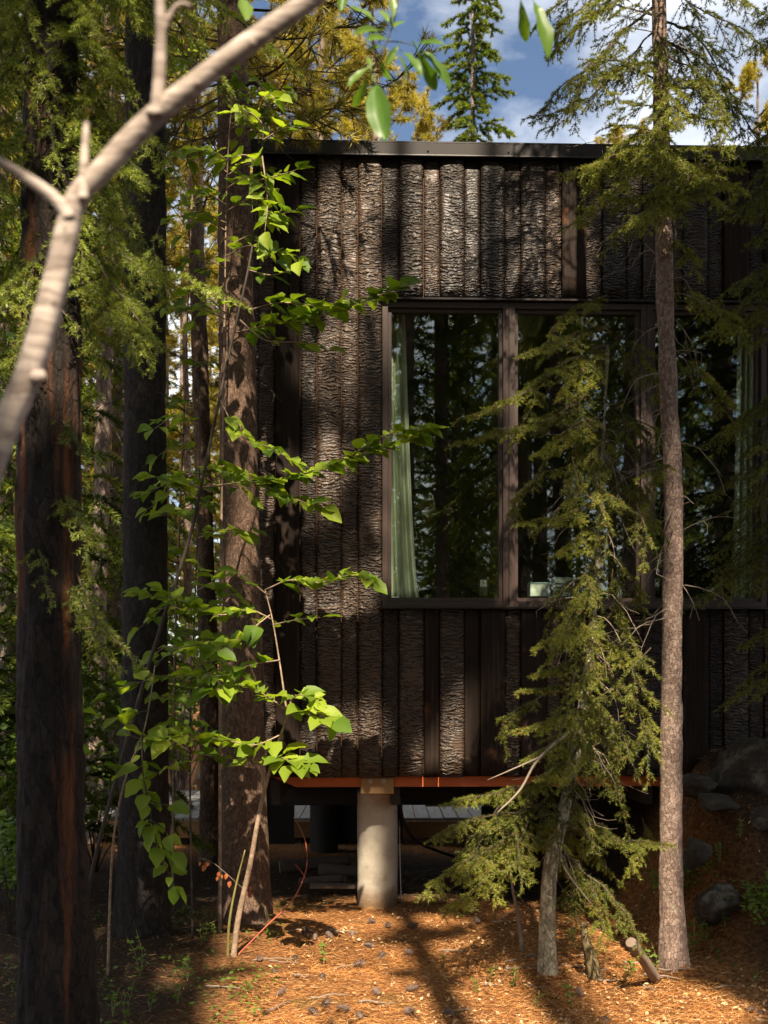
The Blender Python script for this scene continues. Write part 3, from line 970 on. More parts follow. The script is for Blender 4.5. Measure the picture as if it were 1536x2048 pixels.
def needles(P0, P1, tint, dens, ln, wd, rng, spread=.85, up=.25, brown=.03):
    L = np.linalg.norm(P1 - P0, axis=1)
    cnt = np.floor(L * dens + rng.random(len(L))).astype(int)
    idx = np.repeat(np.arange(len(L)), cnt)
    n = len(idx)
    t = rng.random(n)[:, None]
    base = P0[idx] * (1 - t) + P1[idx] * t
    a = norm(P1 - P0)[idx]
    ref = np.where(np.abs(a[:, 2:3]) > .9, np.array([[1.0, 0, 0]]), UP[None])
    u = norm(np.cross(a, ref)); v = np.cross(u, a)
    ph = rng.random(n) * 2 * math.pi
    per = u * np.cos(ph)[:, None] + v * (np.sin(ph) + up)[:, None]
    d = norm(a * (.55 + .35 * rng.random(n))[:, None] + per * spread)
    side = norm(np.cross(d, rng.normal(size=(n, 3))))
    l = ln * (.7 + .5 * rng.random(n))[:, None]
    V = np.empty((n, 3, 3))
    V[:, 0] = base - side * wd / 2
    V[:, 1] = base + side * wd / 2
    V[:, 2] = base + d * l
    tn = np.clip(tint[idx] + rng.normal(size=n) * .10, 0, .78)
    tn = np.where(rng.random(n) < brown, .95, tn)
    return V.reshape(-1, 3), np.arange(n * 3).reshape(-1, 3), tn

def bough(path, width, droop, rng, step=.05, sub=True, start=.1, tipt=.62):
    """a conifer bough: axis, side twigs alternating in a flat spray, sub twigs; returns P0,P1,R,tint,mid"""
    path = np.asarray(path, float)
    L = np.linalg.norm(np.diff(path, axis=0), axis=1).sum()
    n = max(5, int(L / .06))
    A = resample(path, n)
    A[1:-1] += rng.normal(size=(n - 2, 3)) * .006
    P0, P1 = [A[:-1]], [A[1:]]
    tA = np.linspace(0, 1, n)[:-1]
    R = [np.interp(tA, [0, 1], [max(.003, L * .0085), .0016])]
    T = [np.clip(.05 + .6 * tA ** 2, 0, 1)]
    K = [np.where(tA > start, 1, 0)]            # needle-bearing
    m = max(2, int(L * (1 - start) / step))
    t = np.clip(np.linspace(start, .985, m) + rng.normal(size=m) * .2 * step / L, .02, .99)
    x = t * (n - 1); i = np.clip(x.astype(int), 0, n - 2); f = (x - i)[:, None]
    B = A[i] * (1 - f) + A[i + 1] * f
    a = norm(A[i + 1] - A[i])
    sd = norm(np.cross(a, UP)) * np.where(np.arange(m) % 2, 1, -1)[:, None]
    l = width * ((1 - t) ** .65 * np.minimum(1, (t + .12) / .3)) * (.55 + .6 * rng.random(m)) + .025
    d = norm(a * .8 + sd * (.75 + .3 * rng.random(m))[:, None] - UP * (droop * (.3 + rng.random(m)))[:, None] + rng.normal(size=(m, 3)) * .12)
    d2 = norm(d - UP * droop * .45 + a * .15)
    M1 = B + d * (l * .5)[:, None]; M2 = M1 + d2 * (l * .5)[:, None]
    P0 += [B, M1]; P1 += [M1, M2]
    R += [np.full(m, .0018), np.full(m, .0013)]
    T += [.05 + .3 * t, .25 + .5 * t]
    K += [np.ones(m), np.ones(m)]
    if sub:
        for (Ba, Da, La, fr) in ((B, d, l, .30), (B, d, l, .48), (M1, d2, l * .8, .25), (M1, d2, l * .6, .65)):
            for sg in (-1, 1):
                ok = La > .07
                if not ok.any(): continue
                b0 = Ba[ok] + Da[ok] * (l[ok] * .5 * fr)[:, None]
                sdv = norm(np.cross(Da[ok], UP)) * sg
                k = ok.sum()
                dd = norm(Da[ok] * .75 + sdv * .7 - UP * (droop * .6 * rng.random(k))[:, None] + rng.normal(size=(k, 3)) * .12)
                ls = La[ok] * (.26 + .22 * rng.random(k)) + .015
                P0.append(b0); P1.append(b0 + dd * ls[:, None])
                R.append(np.full(k, .0011)); T.append(.2 + .55 * t[ok] + .12 * rng.random(k)); K.append(np.ones(k))
    return [np.concatenate(q) for q in (P0, P1, R, T, K)]

def crown_from(boughs, dens, ln, wd, rng, keep=None, brown=.03, spread=.85, up=.25, tshift=None, rmin=0):
    """join boughs -> wood mesh and needle mesh data"""
    P0 = np.concatenate([b[0] for b in boughs]); P1 = np.concatenate([b[1] for b in boughs])
    R = np.concatenate([b[2] for b in boughs]); K = np.concatenate([b[4] for b in boughs])
    T = np.concatenate([b[3] + (0 if tshift is None else tshift[i]) for i, b in enumerate(boughs)])
    if keep is not None:
        ok = keep(P0, P1)
        P0, P1, R, T, K = P0[ok], P1[ok], R[ok], T[ok], K[ok]
    th = R > rmin
    wood = prisms(P0[th], P1[th], R[th])
    nb = K > 0
    nd = needles(P0[nb], P1[nb], T[nb], dens, ln, wd, rng, spread, up, brown)
    return wood, nd

def trunk_mesh(path, r, sides=40, rough=.012, seed=0, step=.03, flare=0.0, gouge=0.0):
    path = np.asarray(path, float)
    L = np.linalg.norm(np.diff(path, axis=0), axis=1).sum()
    n = max(10, int(L / step))
    A = resample(path, n)
    rr = np.interp(np.linspace(0, 1, n), np.linspace(0, 1, len(r)), r)
    def disp(a, s, R):
        p = np.column_stack([np.cos(a) * R * 14, np.sin(a) * R * 14, s * 5])
        q = np.column_stack([np.cos(a) * R * 45, np.sin(a) * R * 45, s * 16])
        o = rough * (.7 * vnoise(p, seed) + .5 * vnoise(q, seed + 1))
        if gouge: o = o - gouge * np.clip(vnoise(np.column_stack([np.cos(a) * R * 16, np.sin(a) * R * 16, s * 1.1]), seed + 5) - .1, 0, 1)
        if flare:
            fl = np.exp(-s / .16)
            o = o + flare * fl * (.55 + .6 * np.cos(a * 3 + seed) + .5 * np.cos(a * 5 + 2 * seed))
        return o
    return tube(A, rr, sides, disp)

def trunk_axis(pts_px, Y):
    """[(px,py)] at depth Y (scalar or list) -> 3-D path, bottom first, bottom sunk in the ground"""
    Ys = Y if hasattr(Y, '__len__') else [Y] * len(pts_px)
    A = np.array([P(a, b, y) for (a, b), y in zip(pts_px, Ys)])
    A[0, 2] = gh(A[0, 0], A[0, 1]) - .08
    return A

def at_axis(A, z):
    A = np.asarray(A)
    return np.array([np.interp(z, A[:, 2], A[:, 0]), np.interp(z, A[:, 2], A[:, 1]), z])

def dead_twigs(starts, rng, lmin=.12, lmax=.4, droop=.5, toward=None, single=False):
    P0, P1, R = [], [], []
    outs = []
    for s in starts:
        if single: P0, P1, R = [], [], []
        az = rng.random() * 2 * math.pi
        d = norm(np.array([math.cos(az), math.sin(az), rng.normal() * .25]))
        if toward is not None: d = norm(d + np.asarray(toward))
        L = lmin + (lmax - lmin) * rng.random()
        k = 6; p = np.array(s, float); r = .0042
        for i in range(k):
            q = p + d * L / k
            P0.append(p); P1.append(q); R.append(r)
            if i > 0 and rng.random() < .7:
                e = norm(d + rng.normal(size=3) * .8); qq = q + e * L * .3 * rng.random()
                P0.append(q); P1.append(qq); R.append(r * .55)
                if rng.random() < .5:
                    e2 = norm(e + rng.normal(size=3) * .8); P0.append(qq); P1.append(qq + e2 * .05); R.append(r * .4)
            p = q; d = norm(d + np.array([0, 0, -droop * .3]) + rng.normal(size=3) * .14); r *= .84
        if single: outs.append(prisms(np.array(P0), np.array(P1), np.array(R)))
    if single: return outs
    return prisms(np.array(P0), np.array(P1), np.array(R))

# ------------------------------------------------------------------ light openings: points that the sun reaches between the trees behind the viewpoint
LIT = []
def lit(px, py, Y, r): LIT.append((*P(px, py, Y), r))
for a, b, r in ((880, 380, .30), (960, 370, .32), (1050, 380, .32), (900, 500, .28), (990, 520, .32), (1070, 520, .28), (1140, 420, .20), (1140, 560, .16),
                (800, 350, .2), (780, 590, .12), (700, 400, .12), (700, 480, .13), (700, 560, .13), (650, 520, .13), (655, 430, .10), (620, 470, .08), (740, 380, .09), (830, 560, .10),
                (700, 680, .07), (700, 770, .05), (815, 1280, .04), (1010, 700, .13), (1020, 790, .10), (1025, 910, .07), (1515, 650, .08)):
    lit(a, b, 7.5, r)
for a, b, r in ((740, 1780, .10), (745, 1720, .08), (735, 1660, .07), (800, 1150, .12), (800, 1060, .12), (800, 960, .10), (795, 860, .10), (795, 770, .08)): lit(a, b, 7.72, r)
for a, b, r in ((600, 1850, .22), (700, 1850, .22), (520, 1900, .18), (640, 1920, .25), (740, 1910, .18), (560, 1990, .26), (680, 2000, .30), (780, 1990, .2), (470, 2020, .18), (600, 2060, .3), (740, 2070, .3),
                (960, 1900, .2), (1010, 1950, .18), (950, 2010, .2), (1080, 2010, .28), (1200, 2010, .3), (1320, 2020, .3), (1250, 2070, .3), (1050, 2070, .3),
                (860, 1845, .12), (980, 1850, .12), (420, 1935, .06), (650, 1780, .06)):
    lit(a, b, F * CZ / (b - HY), r * 1.45)
for b in range(900, 1980, 60): lit(1345, b, 6.0, .05)
for a, b, r in ((1230, 150, .3), (1120, 230, .25), (1420, 110, .25), (1300, 380, .25), (1390, 380, .2), (1180, 350, .18), (1130, 440, .14), (1240, 300, .15)):
    lit(a, b, 6.0, r)
for a, b, r in ((1080, 700, .14), (1000, 840, .16), (930, 880, .13), (1120, 790, .16), (1100, 900, .1), (1100, 1050, .14), (1180, 1080, .14), (1160, 1180, .10), (1120, 1290, .14), (1200, 1270, .12), (1080, 1400, .12), (1090, 1470, .12),
                (1240, 1320, .12), (1280, 1430, .12), (1260, 1530, .12), (1190, 1430, .12), (960, 1600, .14), (920, 1660, .14), (900, 1760, .16), (980, 1720, .12), (1060, 1580, .1), (1300, 1690, .12), (1220, 1790, .16), (1270, 1880, .1), (1100, 1850, .1), (1100, 1940, .1), (1180, 1930, .1)):
    lit(a, b, 5.9, r * 1.35)
for a, b, r in ((530, 280, .16), (510, 400, .16), (560, 360, .12), (540, 500, .14), (640, 610, .16), (560, 620, .14), (740, 580, .13), (690, 630, .1), (780, 880, .16), (700, 920, .14), (600, 960, .14), (540, 890, .14), (470, 940, .08),
                (560, 1010, .1), (600, 1160, .14), (700, 1160, .12), (480, 1220, .15), (540, 1150, .1), (420, 1240, .1), (540, 1390, .16), (610, 1420, .16), (480, 1470, .14), (400, 1460, .08), (560, 1530, .14), (500, 1650, .06), (485, 1860, .08), (400, 200, .12), (430, 330, .1)):
    lit(a, b, 6.15, r * (1.05 if a < 500 else .85 if a < 580 else .8))
for b in range(900, 1360, 70): lit(482, b, 7.2, .045)
for a, b, r in ((200, 300, .12), (250, 380, .12), (180, 440, .12), (210, 580, .14), (270, 660, .12), (300, 700, .1), (400, 570, .12), (470, 600, .1), (150, 330, .1), (60, 520, .1), (240, 1290, .12), (180, 1120, .10), (160, 1060, .06), (70, 130, .08), (230, 60, .08), (120, 600, .08), (20, 740, .08)):
    lit(a, b, 4.5, r * 1.4)
for a, b in ((20, 850), (60, 720), (100, 580), (140, 450), (180, 370), (260, 280), (350, 200), (450, 120), (560, 40), (318, 100), (320, 30), (170, 290), (60, 370)): lit(a, b, 1.6, .07)
for a, b, r in ((760, 120, .10), (850, 120, .1), (1070, 40, .08)): lit(a, b, 2.7, r)
for a, b in ((130, 1950), (165, 1870), (150, 2020), (130, 700), (150, 760)): lit(a, b, 4.7, .04)
for a, b, y_, r in ((400, 860, 6.5, .12), (350, 1000, 6.5, .12), (440, 1080, 6.5, .10), (380, 1250, 6.5, .12), (330, 1400, 6.4, .1), (450, 240, 6.6, .16), (400, 300, 6.6, .14), (420, 420, 6.6, .14), (480, 560, 6.6, .12), (200, 850, 12.5, .5), (30, 800, 11, .5), (360, 850, 15, .5), (200, 700, 12.5, .4), (30, 640, 10, .35), (20, 900, 10, .4), (190, 1000, 11, .3), (190, 1300, 11, .3), (215, 760, 12, .4), (20, 1150, 9, .35), (200, 880, 14, .5), (350, 800, 14, .4), (360, 1100, 14, .3), (30, 1350, 9, .3), (215, 1480, 11, .25), (190, 1690, 10.5, .3), (300, 1700, 10.5, .2), (40, 480, 14, .4), (430, 1600, 12.5, .3), (200, 1630, 11.5, .3), (350, 1500, 13.5, .3)):
    lit(a, b, y_, r * (1.7 if y_ > 8.5 else 1))
LIT = np.array(LIT)

def keep_shade(P0, P1):
    """drop the twigs that would shut the sun out of an opening"""
    mid = (P0 + P1) / 2
    ok = np.ones(len(mid), bool)
    for x, y, z, r in LIT:
        d = mid - np.array([x, y, z])
        t = d @ SUN
        q = d - t[:, None] * SUN
        dd = np.sqrt((q ** 2).sum(1))
        ok &= ~((t > 1.0) & (dd < r + .035))
    return ok

# ------------------------------------------------------------------ big spruce by the right edge of the window
rng = np.random.default_rng(11)
Y1 = 6.0
ax1 = trunk_axis([(1347, 1985), (1342, 1700), (1344, 1300), (1347, 1000), (1338, 800), (1330, 600), (1324, 300), (1318, 0), (1310, -400), (1305, -800)], Y1)
r1 = np.array([58, 43, 41, 38, 34, 31, 30, 28, 20, 8]) / 2 / F * Y1
t1 = thing('spruce_tree', ax1[0] + (0, 0, .08), 'tall spruce with flaky pinkish-brown trunk in front of the window', 'tree')
org1 = np.array(t1.location)
V, f = trunk_mesh(ax1, r1, 56, .006, 3, .02, flare=.03)
mk('trunk', V, f, M['bark_spruce'], t1, org1, smooth=True)

def px_bough(pts, y0, y1, width, droop, rng, **kw):
    ys = np.linspace(y0, y1, len(pts))
    return bough(np.array([P(a, b, y) for (a, b), y in zip(pts, ys)]), width, droop, rng, **kw)

B1 = []
for pts, ye, wdt, dr in [
    ([(1312, 10), (1210, 100), (1140, 210), (1045, 240)], 5.7, .26, .45),
    ([(1312, 60), (1220, 160), (1130, 235), (1075, 265)], 6.1, .22, .9),
    ([(1312, -30), (1200, 0), (1120, 50), (1115, 120)], 5.8, .24, .6),
    ([(1316, -60), (1210, -40), (1110, 10), (1060, 70)], 6.3, .26, .6),
    ([(1318, 130), (1250, 130), (1180, 170)], 5.8, .16, .5),
    ([(1320, 215), (1250, 205), (1190, 165)], 5.7, .16, .4),
    ([(1330, -20), (1420, 30), (1500, 70), (1530, 110)], 5.9, .26, .7),
    ([(1330, -90), (1430, -50), (1530, 30)], 5.8, .28, .7),
    ([(1332, 80), (1410, 120), (1460, 190), (1470, 250)], 6.2, .22, .8),
    ([(1332, 110), (1400, 150), (1450, 230), (1440, 300)], 5.8, .20, .9),
    ([(1330, 170), (1385, 160), (1432, 165)], 5.6, .15, .2),
    ([(1330, 205), (1390, 235), (1465, 240)], 5.7, .18, .3),
    ([(1328, 255), (1270, 270), (1215, 305)], 5.8, .18, .5),
    ([(1326, 290), (1250, 300), (1180, 330), (1115, 350)], 5.7, .20, .6),
    ([(1324, 310), (1260, 350), (1180, 420), (1108, 470)], 5.8, .20, .5),
    ([(1330, 290), (1400, 300), (1480, 290)], 5.8, .22, .5),
    ([(1420, 290), (1375, 360), (1310, 410), (1262, 445)], 5.3, .24, .7),
    ([(1375, 350), (1410, 385), (1452, 420)], 5.4, .15, .4),
    ([(1370, 350), (1430, 360), (1495, 385)], 5.5, .18, .4),
    ([(1325, 380), (1260, 400), (1205, 390)], 5.6, .18, .4),
    ([(1330, 470), (1375, 500), (1402, 560)], 5.7, .13, .6),
    ([(1330, 430), (1250, 450), (1200, 520)], 6.3, .15, .8),
    ([(1335, 560), (1420, 600), (1500, 700)], 6.4, .2, .8),
    ([(1340, 700), (1420, 760), (1480, 880)], 6.5, .2, .8),
    ([(1345, 930), (1310, 940), (1270, 960)], 5.7, .08, .8),
    ([(1322, 180), (1330, 230), (1300, 300)], 5.5, .18, .7), ([(1322, 230), (1310, 290), (1330, 350)], 5.5, .20, .7), ([(1324, 280), (1350, 330), (1335, 400)], 5.5, .20, .7), ([(1322, 250), (1280, 320), (1240, 370)], 5.5, .2, .7),
    ([(1326, 330), (1340, 370), (1370, 450)], 5.5, .18, .7), ([(1328, 380), (1300, 420), (1285, 470)], 5.4, .17, .7), ([(1324, 120), (1340, 190), (1360, 260)], 5.6, .18, .7), ([(1322, 60), (1300, 120), (1280, 200)], 5.6, .17, .8), ([(1330, 330), (1420, 340), (1490, 330)], 5.7, .24, .5), ([(1330, 270), (1250, 250), (1200, 260)], 5.9, .2, .5)]:
    b = px_bough(pts, 6.0, ye, wdt, dr, rng)
    B1.append(b)
for k in range(46):                                      # the rest of the crown, above and behind
    z = rng.uniform(4.2, 8.6)
    az = rng.uniform(0, 2 * math.pi)
    L = np.interp(z, [4, 6, 9], [.75, .9, .25]) * rng.uniform(.7, 1.1)
    s = at_axis(ax1, z)
    d = np.array([math.cos(az), math.sin(az), 0])
    if z < 5.2 and d[1] < .1 and abs(d[0]) < .8: continue
    B1.append(bough([s, s + d * L * .5 + UP * .02, s + d * L - UP * L * .45], .26, .6, rng))
wood, nd = crown_from(B1, 560, .018, .0036, rng, brown=.03, tshift=rng.uniform(-.15, .2, len(B1)))
mk('branch_wood', *wood, M['spruce_twig'], t1, org1)
o = mk('crown', nd[0], nd[1], M['needle'], t1, org1, tint=nd[2])
for V, f in dead_twigs([at_axis(ax1, z) for z in np.concatenate([np.linspace(1.9, 4.3, 46), np.linspace(4.3, 6, 16)])], rng, .15, .5, .8, (-.35, -.3, 0), True):
    mk('dead_twig', V, f, M['dead_twig'], t1, org1)

# ------------------------------------------------------------------ drooping young spruce with pale crooked trunk
rng = np.random.default_rng(12)
Y2 = 5.95
ax2 = trunk_axis([(1098, 1985), (1095, 1850), (1103, 1720), (1128, 1620), (1165, 1420), (1185, 1250), (1200, 1000), (1210, 820), (1216, 690)], [Y2, Y2, Y2, 6.0, 6.05, 6.1, 6.15, 6.2, 6.2])
t2 = thing('spruce_tree', ax2[0] + (0, 0, .08), 'drooping young spruce with pale crooked trunk, boughs hanging over the window', 'tree')
org2 = np.array(t2.location)
V, f = trunk_mesh(ax2, np.array([40, 30, 27, 22, 16, 13, 11, 8, 4]) / 2 / F * Y2, 28, .005, 7, .02, flare=.010)
mk('trunk', V, f, M['bark_pale'], t2, org2, smooth=True)
B2 = []
for pts, ye, wdt, dr in [
    ([(1216, 590), (1160, 610), (1110, 650), (1095, 700)], 5.8, .14, .8),
    ([(1214, 650), (1120, 680), (1038, 712)], 5.6, .20, .5),
    ([(1210, 690), (1120, 730), (1040, 790), (905, 848)], 5.5, .22, .35),
    ([(1208, 760), (1110, 830), (1000, 862), (898, 895)], 5.4, .22, .30),
    ([(1205, 700), (1150, 760), (1120, 800)], 5.6, .18, .7),
    ([(1200, 830), (1130, 870), (1060, 915)], 5.6, .18, .6),
    ([(1200, 900), (1140, 930), (1070, 950)], 6.0, .16, .6),
    ([(1200, 1000), (1110, 1035), (1032, 1052)], 5.5, .20, .4),
    ([(1196, 1040), (1150, 1080), (1112, 1112)], 5.6, .16, .7),
    ([(1190, 1120), (1180, 1180), (1150, 1215)], 5.6, .15, .8),
    ([(1190, 1220), (1120, 1270), (1066, 1302)], 5.5, .17, .5),
    ([(1186, 1260), (1150, 1260), (1115, 1290)], 5.4, .17, .5),
    ([(1180, 1310), (1110, 1335), (1062, 1352)], 5.6, .15, .4),
    ([(1176, 1350), (1100, 1375), (1030, 1388)], 5.5, .13, .3),
    ([(1172, 1410), (1110, 1440), (1025, 1466)], 5.5, .16, .4),
    ([(1166, 1450), (1110, 1490), (1042, 1525)], 5.6, .15, .5),
    ([(1160, 1500), (1110, 1540), (1082, 1562)], 5.6, .15, .5),
    ([(1140, 1540), (1060, 1570), (960, 1590), (882, 1612)], 5.5, .20, .4),
    ([(1130, 1580), (1040, 1620), (940, 1640), (858, 1682)], 5.4, .24, .6),
    ([(1110, 1640), (1010, 1680), (920, 1730), (838, 1795)], 5.3, .26, .6),
    ([(1080, 1650), (1000, 1720), (950, 1780), (885, 1838)], 5.4, .24, .6),
    ([(1090, 1600), (1040, 1680), (1045, 1785)], 5.4, .18, .6),
    ([(1000, 1610), (960, 1690), (930, 1760)], 5.4, .2, .6),
    ([(1190, 1270), (1260, 1300), (1312, 1350)], 5.7, .17, .7),
    ([(1190, 1300), (1240, 1370), (1300, 1440), (1312, 1500)], 5.6, .16, .8),
    ([(1180, 1400), (1240, 1460), (1282, 1570)], 5.7, .16, .9),
    ([(1170, 1480), (1230, 1560), (1260, 1690)], 5.8, .17, .9),
    ([(1160, 1650), (1250, 1680), (1345, 1690)], 5.5, .20, .4),
    ([(1120, 1720), (1190, 1760), (1260, 1840), (1285, 1910)], 5.5, .20, .8),
    ([(1118, 1700), (1180, 1760), (1205, 1850), (1200, 1900)], 5.6, .18, .9),
    ([(1112, 1760), (1150, 1820), (1145, 1890)], 5.7, .12, .9),
    ([(1128, 1600), (1110, 1650), (1120, 1740)], 5.6, .14, .8), ([(1150, 1520), (1150, 1600), (1180, 1680)], 5.6, .15, .9), ([(1170, 1390), (1160, 1470), (1130, 1560)], 5.6, .15, .9), ([(1190, 1180), (1180, 1280), (1200, 1370)], 5.6, .14, .9), ([(1205, 860), (1190, 950), (1210, 1040)], 5.7, .14, .9),
    ([(1215, 660), (1290, 720), (1330, 820)], 6.4, .2, .8),
    ([(1210, 800), (1280, 860), (1310, 980)], 6.5, .2, .8),
    ([(1205, 930), (1270, 1000), (1300, 1100)], 6.5, .2, .9),
    ([(1195, 1090), (1260, 1150), (1290, 1240)], 6.3, .2, .9)]:
    B2.append(px_bough(pts, 6.1, ye, wdt, dr, rng))
for k in range(26):
    z = rng.uniform(.55, 3.3)
    s = at_axis(ax2, z)
    az = rng.uniform(-.4, math.pi + .4) if rng.random() < .6 else rng.uniform(0, 2 * math.pi)
    d = np.array([math.cos(az), math.sin(az), 0])
    L = rng.uniform(.22, .5) * (.6 if d[1] < 0 else 1)
    if s[2] < .9 and d[1] < 0: continue
    B2.append(bough([s, s + d * L * .6 - UP * .05, s + d * L - UP * L * .7], .15, .8, rng))
for k in range(34):                                       # hanging sprays that thicken the column
    b0 = rng.uniform(640, 1680); a = np.interp(b0, [640, 1000, 1680], [1215, 1205, 1155]) + rng.normal() * 80
    s = P(a, b0, rng.uniform(5.55, 6.4))
    B2.append(bough([s, s + np.array([rng.normal() * .08, -.06, -.14]), s + np.array([rng.normal() * .12, -.1, -.34])], .13, .8, rng))
wood, nd = crown_from(B2, 640, .019, .0031, rng, brown=.06, tshift=rng.uniform(-.2, .28, len(B2)))
mk('branch_wood', *wood, M['spruce_twig'], t2, org2)
mk('crown', nd[0], nd[1], M['needle'], t2, org2, tint=nd[2])
for V, f in dead_twigs([at_axis(ax2, z) for z in np.linspace(.7, 3.0, 60)], rng, .15, .42, .9, (-.1, -.4, 0), True):
    mk('dead_twig', V, f, M['dead_twig'], t2, org2)
V2, f2 = tube(resample([P(1130, 1470, 5.7), P(1075, 1520, 5.6), P(1040, 1580, 5.55), P(995, 1625, 5.5)], 14), np.linspace(.009, .004, 14), 7)
V3, f3 = tube(resample([P(1078, 1515, 5.6), P(1010, 1545, 5.5), P(975, 1560, 5.5)], 8), np.linspace(.005, .002, 8), 6)
V4, f4 = tube(resample([P(1130, 1650, 5.9), P(1122, 1720, 5.75), P(1160, 1780, 5.7), P(1185, 1810, 5.7)], 10), np.linspace(.008, .003, 10), 6)
V2, f2 = merge([(V2, f2), (V3, f3)])
mk('dead_branch', V2, f2, M['dead_twig'], t2, org2, smooth=True)
mk('dead_branch', V4, f4, M['dead_twig'], t2, org2, smooth=True)

# spruce standing just out of frame whose dark boughs reach in from the right edge
rng = np.random.default_rng(13)
ax3 = trunk_axis([(1735, 1700), (1730, 1000), (1725, 300), (1720, -600)], 6.7)
t3 = thing('spruce_tree', ax3[0] + (0, 0, .08), 'dark spruce at the right edge, its shaded boughs crossing the far pane', 'tree')
org3 = np.array(t3.location)
V, f = trunk_mesh(ax3, [.12, .10, .08, .02], 24, .006, 9, .05); mk('trunk', V, f, M['bark_spruce'], t3, org3, smooth=True)
B3 = []
for k in range(64):
    z = rng.uniform(1.6, 6.4)
    s = at_axis(ax3, z)
    L = rng.uniform(.7, 1.25) * np.interp(z, [1.5, 3, 6.4], [.8, 1.0, .55])
    az = rng.uniform(math.pi * .62, math.pi * 1.38)
    d = np.array([math.cos(az), math.sin(az), 0])
    B3.append(bough([s, s + d * L * .5 - UP * .05, s + d * L - UP * L * .35], .30, .6, rng))
wood, nd = crown_from(B3, 300, .019, .0046, rng, brown=.01, tshift=rng.uniform(-.3, -.05, len(B3)))
mk('branch_wood', *wood, M['spruce_twig'], t3, org3)
mk('crown', nd[0], nd[1], M['needle'], t3, org3, tint=nd[2])

# ------------------------------------------------------------------ big dark spruce at the left, half stripped of bark
rng = np.random.default_rng(14)
axL = trunk_axis([(118, 2130), (112, 1900), (100, 1500), (98, 1000), (100, 700), (102, 300), (104, -100), (106, -700)], 4.75)
tL = thing('spruce_tree', axL[0] + (0, 0, .08), 'thick dark trunk with orange stripped streaks at the left, bright spruce tips hanging', 'tree')
orgL = np.array(tL.location)
V, f = trunk_mesh(axL, np.array([158, 134, 124, 122, 118, 100, 84, 50]) / 2 / F * 4.75, 72, .016, 21, .02, gouge=.030, flare=.02)
mk('trunk', V, f, M['bark_big'], tL, orgL, smooth=True)
BL = []
for pts, ye, wdt, dr in [
    ([(110, 130), (165, 240), (215, 330)], 4.5, .16, .5), ([(100, 20), (170, 80), (245, 135)], 4.4, .16, .4), ([(100, -60), (150, 0), (205, 75)], 4.3, .16, .5),
    ([(110, 280), (210, 320), (302, 372)], 4.3, .17, .3), ([(112, 360), (210, 460), (292, 560)], 4.3, .15, .4), ([(112, 430), (220, 560), (322, 705)], 4.2, .18, .35),
    ([(112, 500), (210, 610), (310, 692)], 4.15, .16, .3), ([(112, 420), (280, 520), (400, 570), (492, 615)], 4.2, .16, .25),
    ([(110, 250), (220, 290), (292, 352)], 4.5, .16, .4), ([(90, 440), (60, 560), (45, 690)], 4.4, .14, .6), ([(105, 800), (150, 880), (205, 930)], 4.4, .08, .6),
    ([(112, 960), (160, 1040), (182, 1165)], 4.35, .10, .6), ([(112, 990), (160, 1050), (205, 1080)], 4.3, .08, .4), ([(150, 1130), (190, 1230), (282, 1335)], 4.3, .11, .4),
    ([(150, 1160), (200, 1270), (240, 1350)], 4.3, .10, .5), ([(80, 1030), (80, 1120), (105, 1215)], 4.4, .09, .6), ([(60, 380), (0, 440), (-40, 500)], 4.5, .16, .5),
    ([(80, 480), (30, 560), (-10, 640)], 4.4, .15, .5), ([(80, 640), (30, 720), (-20, 750)], 4.3, .14, .4), ([(90, 200), (40, 270), (-20, 330)], 4.5, .18, .5),
    ([(100, 90), (40, 120), (-30, 200)], 4.5, .18, .5), ([(100, 180), (170, 260), (190, 420)], 4.5, .16, .7), ([(102, 330), (150, 420), (170, 560)], 4.4, .14, .7),
    ([(102, -20), (200, 100), (290, 210)], 4.7, .2, .4), ([(102, 60), (190, 190), (260, 300)], 4.8, .2, .5), ([(102, 380), (180, 520), (200, 640)], 4.6, .16, .7), ([(250, 500), (300, 560), (350, 650)], 4.4, .12, .5)]:
    BL.append(px_bough(pts, 4.75, ye, wdt, dr, rng, step=.042))
for k in range(84):
    a, b0 = rng.uniform(-60, 320), rng.uniform(-120, 620)
    s = P(a, b0, rng.uniform(4.5, 5.4))
    dx = rng.uniform(-.1, .22)
    BL.append(bough([s, s + np.array([dx * .6, -.05, -.12]), s + np.array([dx * 1.3, -.1, -.34])], .14, .6, rng))
for k in range(40):
    z = rng.uniform(4.4, 7.5); s = at_axis(axL, z); az = rng.uniform(0, 2 * math.pi); d = np.array([math.cos(az), math.sin(az), 0]); L = rng.uniform(.6, 1.1)
    BL.append(bough([s, s + d * L * .5, s + d * L - UP * L * .4], .28, .6, rng))
wood, nd = crown_from(BL, 430, .019, .0038, rng, brown=.025, tshift=rng.uniform(-.15, .25, len(BL)))
mk('branch_wood', *wood, M['spruce_twig'], tL, orgL)
mk('crown', nd[0], nd[1], M['needle_near'], tL, orgL, tint=nd[2])

# ------------------------------------------------------------------ tall pine trunks between the left spruce and the cabin
def pine_tufts(P0, dirs, n, ln, wd, rng, tint):
    """bottle-brush tufts of long needles at branch tips"""
    m = len(P0)
    idx = np.repeat(np.arange(m), n)
    k = len(idx)
    d = norm(rng.normal(size=(k, 3)) * .75 + dirs[idx] * .9)
    base = P0[idx] - dirs[idx] * (rng.random(k) * .07)[:, None]
    side = norm(np.cross(d, rng.normal(size=(k, 3))))
    V = np.empty((k, 3, 3))
    V[:, 0] = base - side * wd / 2; V[:, 1] = base + side * wd / 2
    V[:, 2] = base + d * (ln * (.7 + .5 * rng.random(k)))[:, None]
    tn = np.clip(tint[idx] + rng.normal(size=k) * .1, 0, .78)
    tn = np.where(rng.random(k) < .03, .95, tn)
    return V.reshape(-1, 3), np.arange(k * 3).reshape(-1, 3), tn

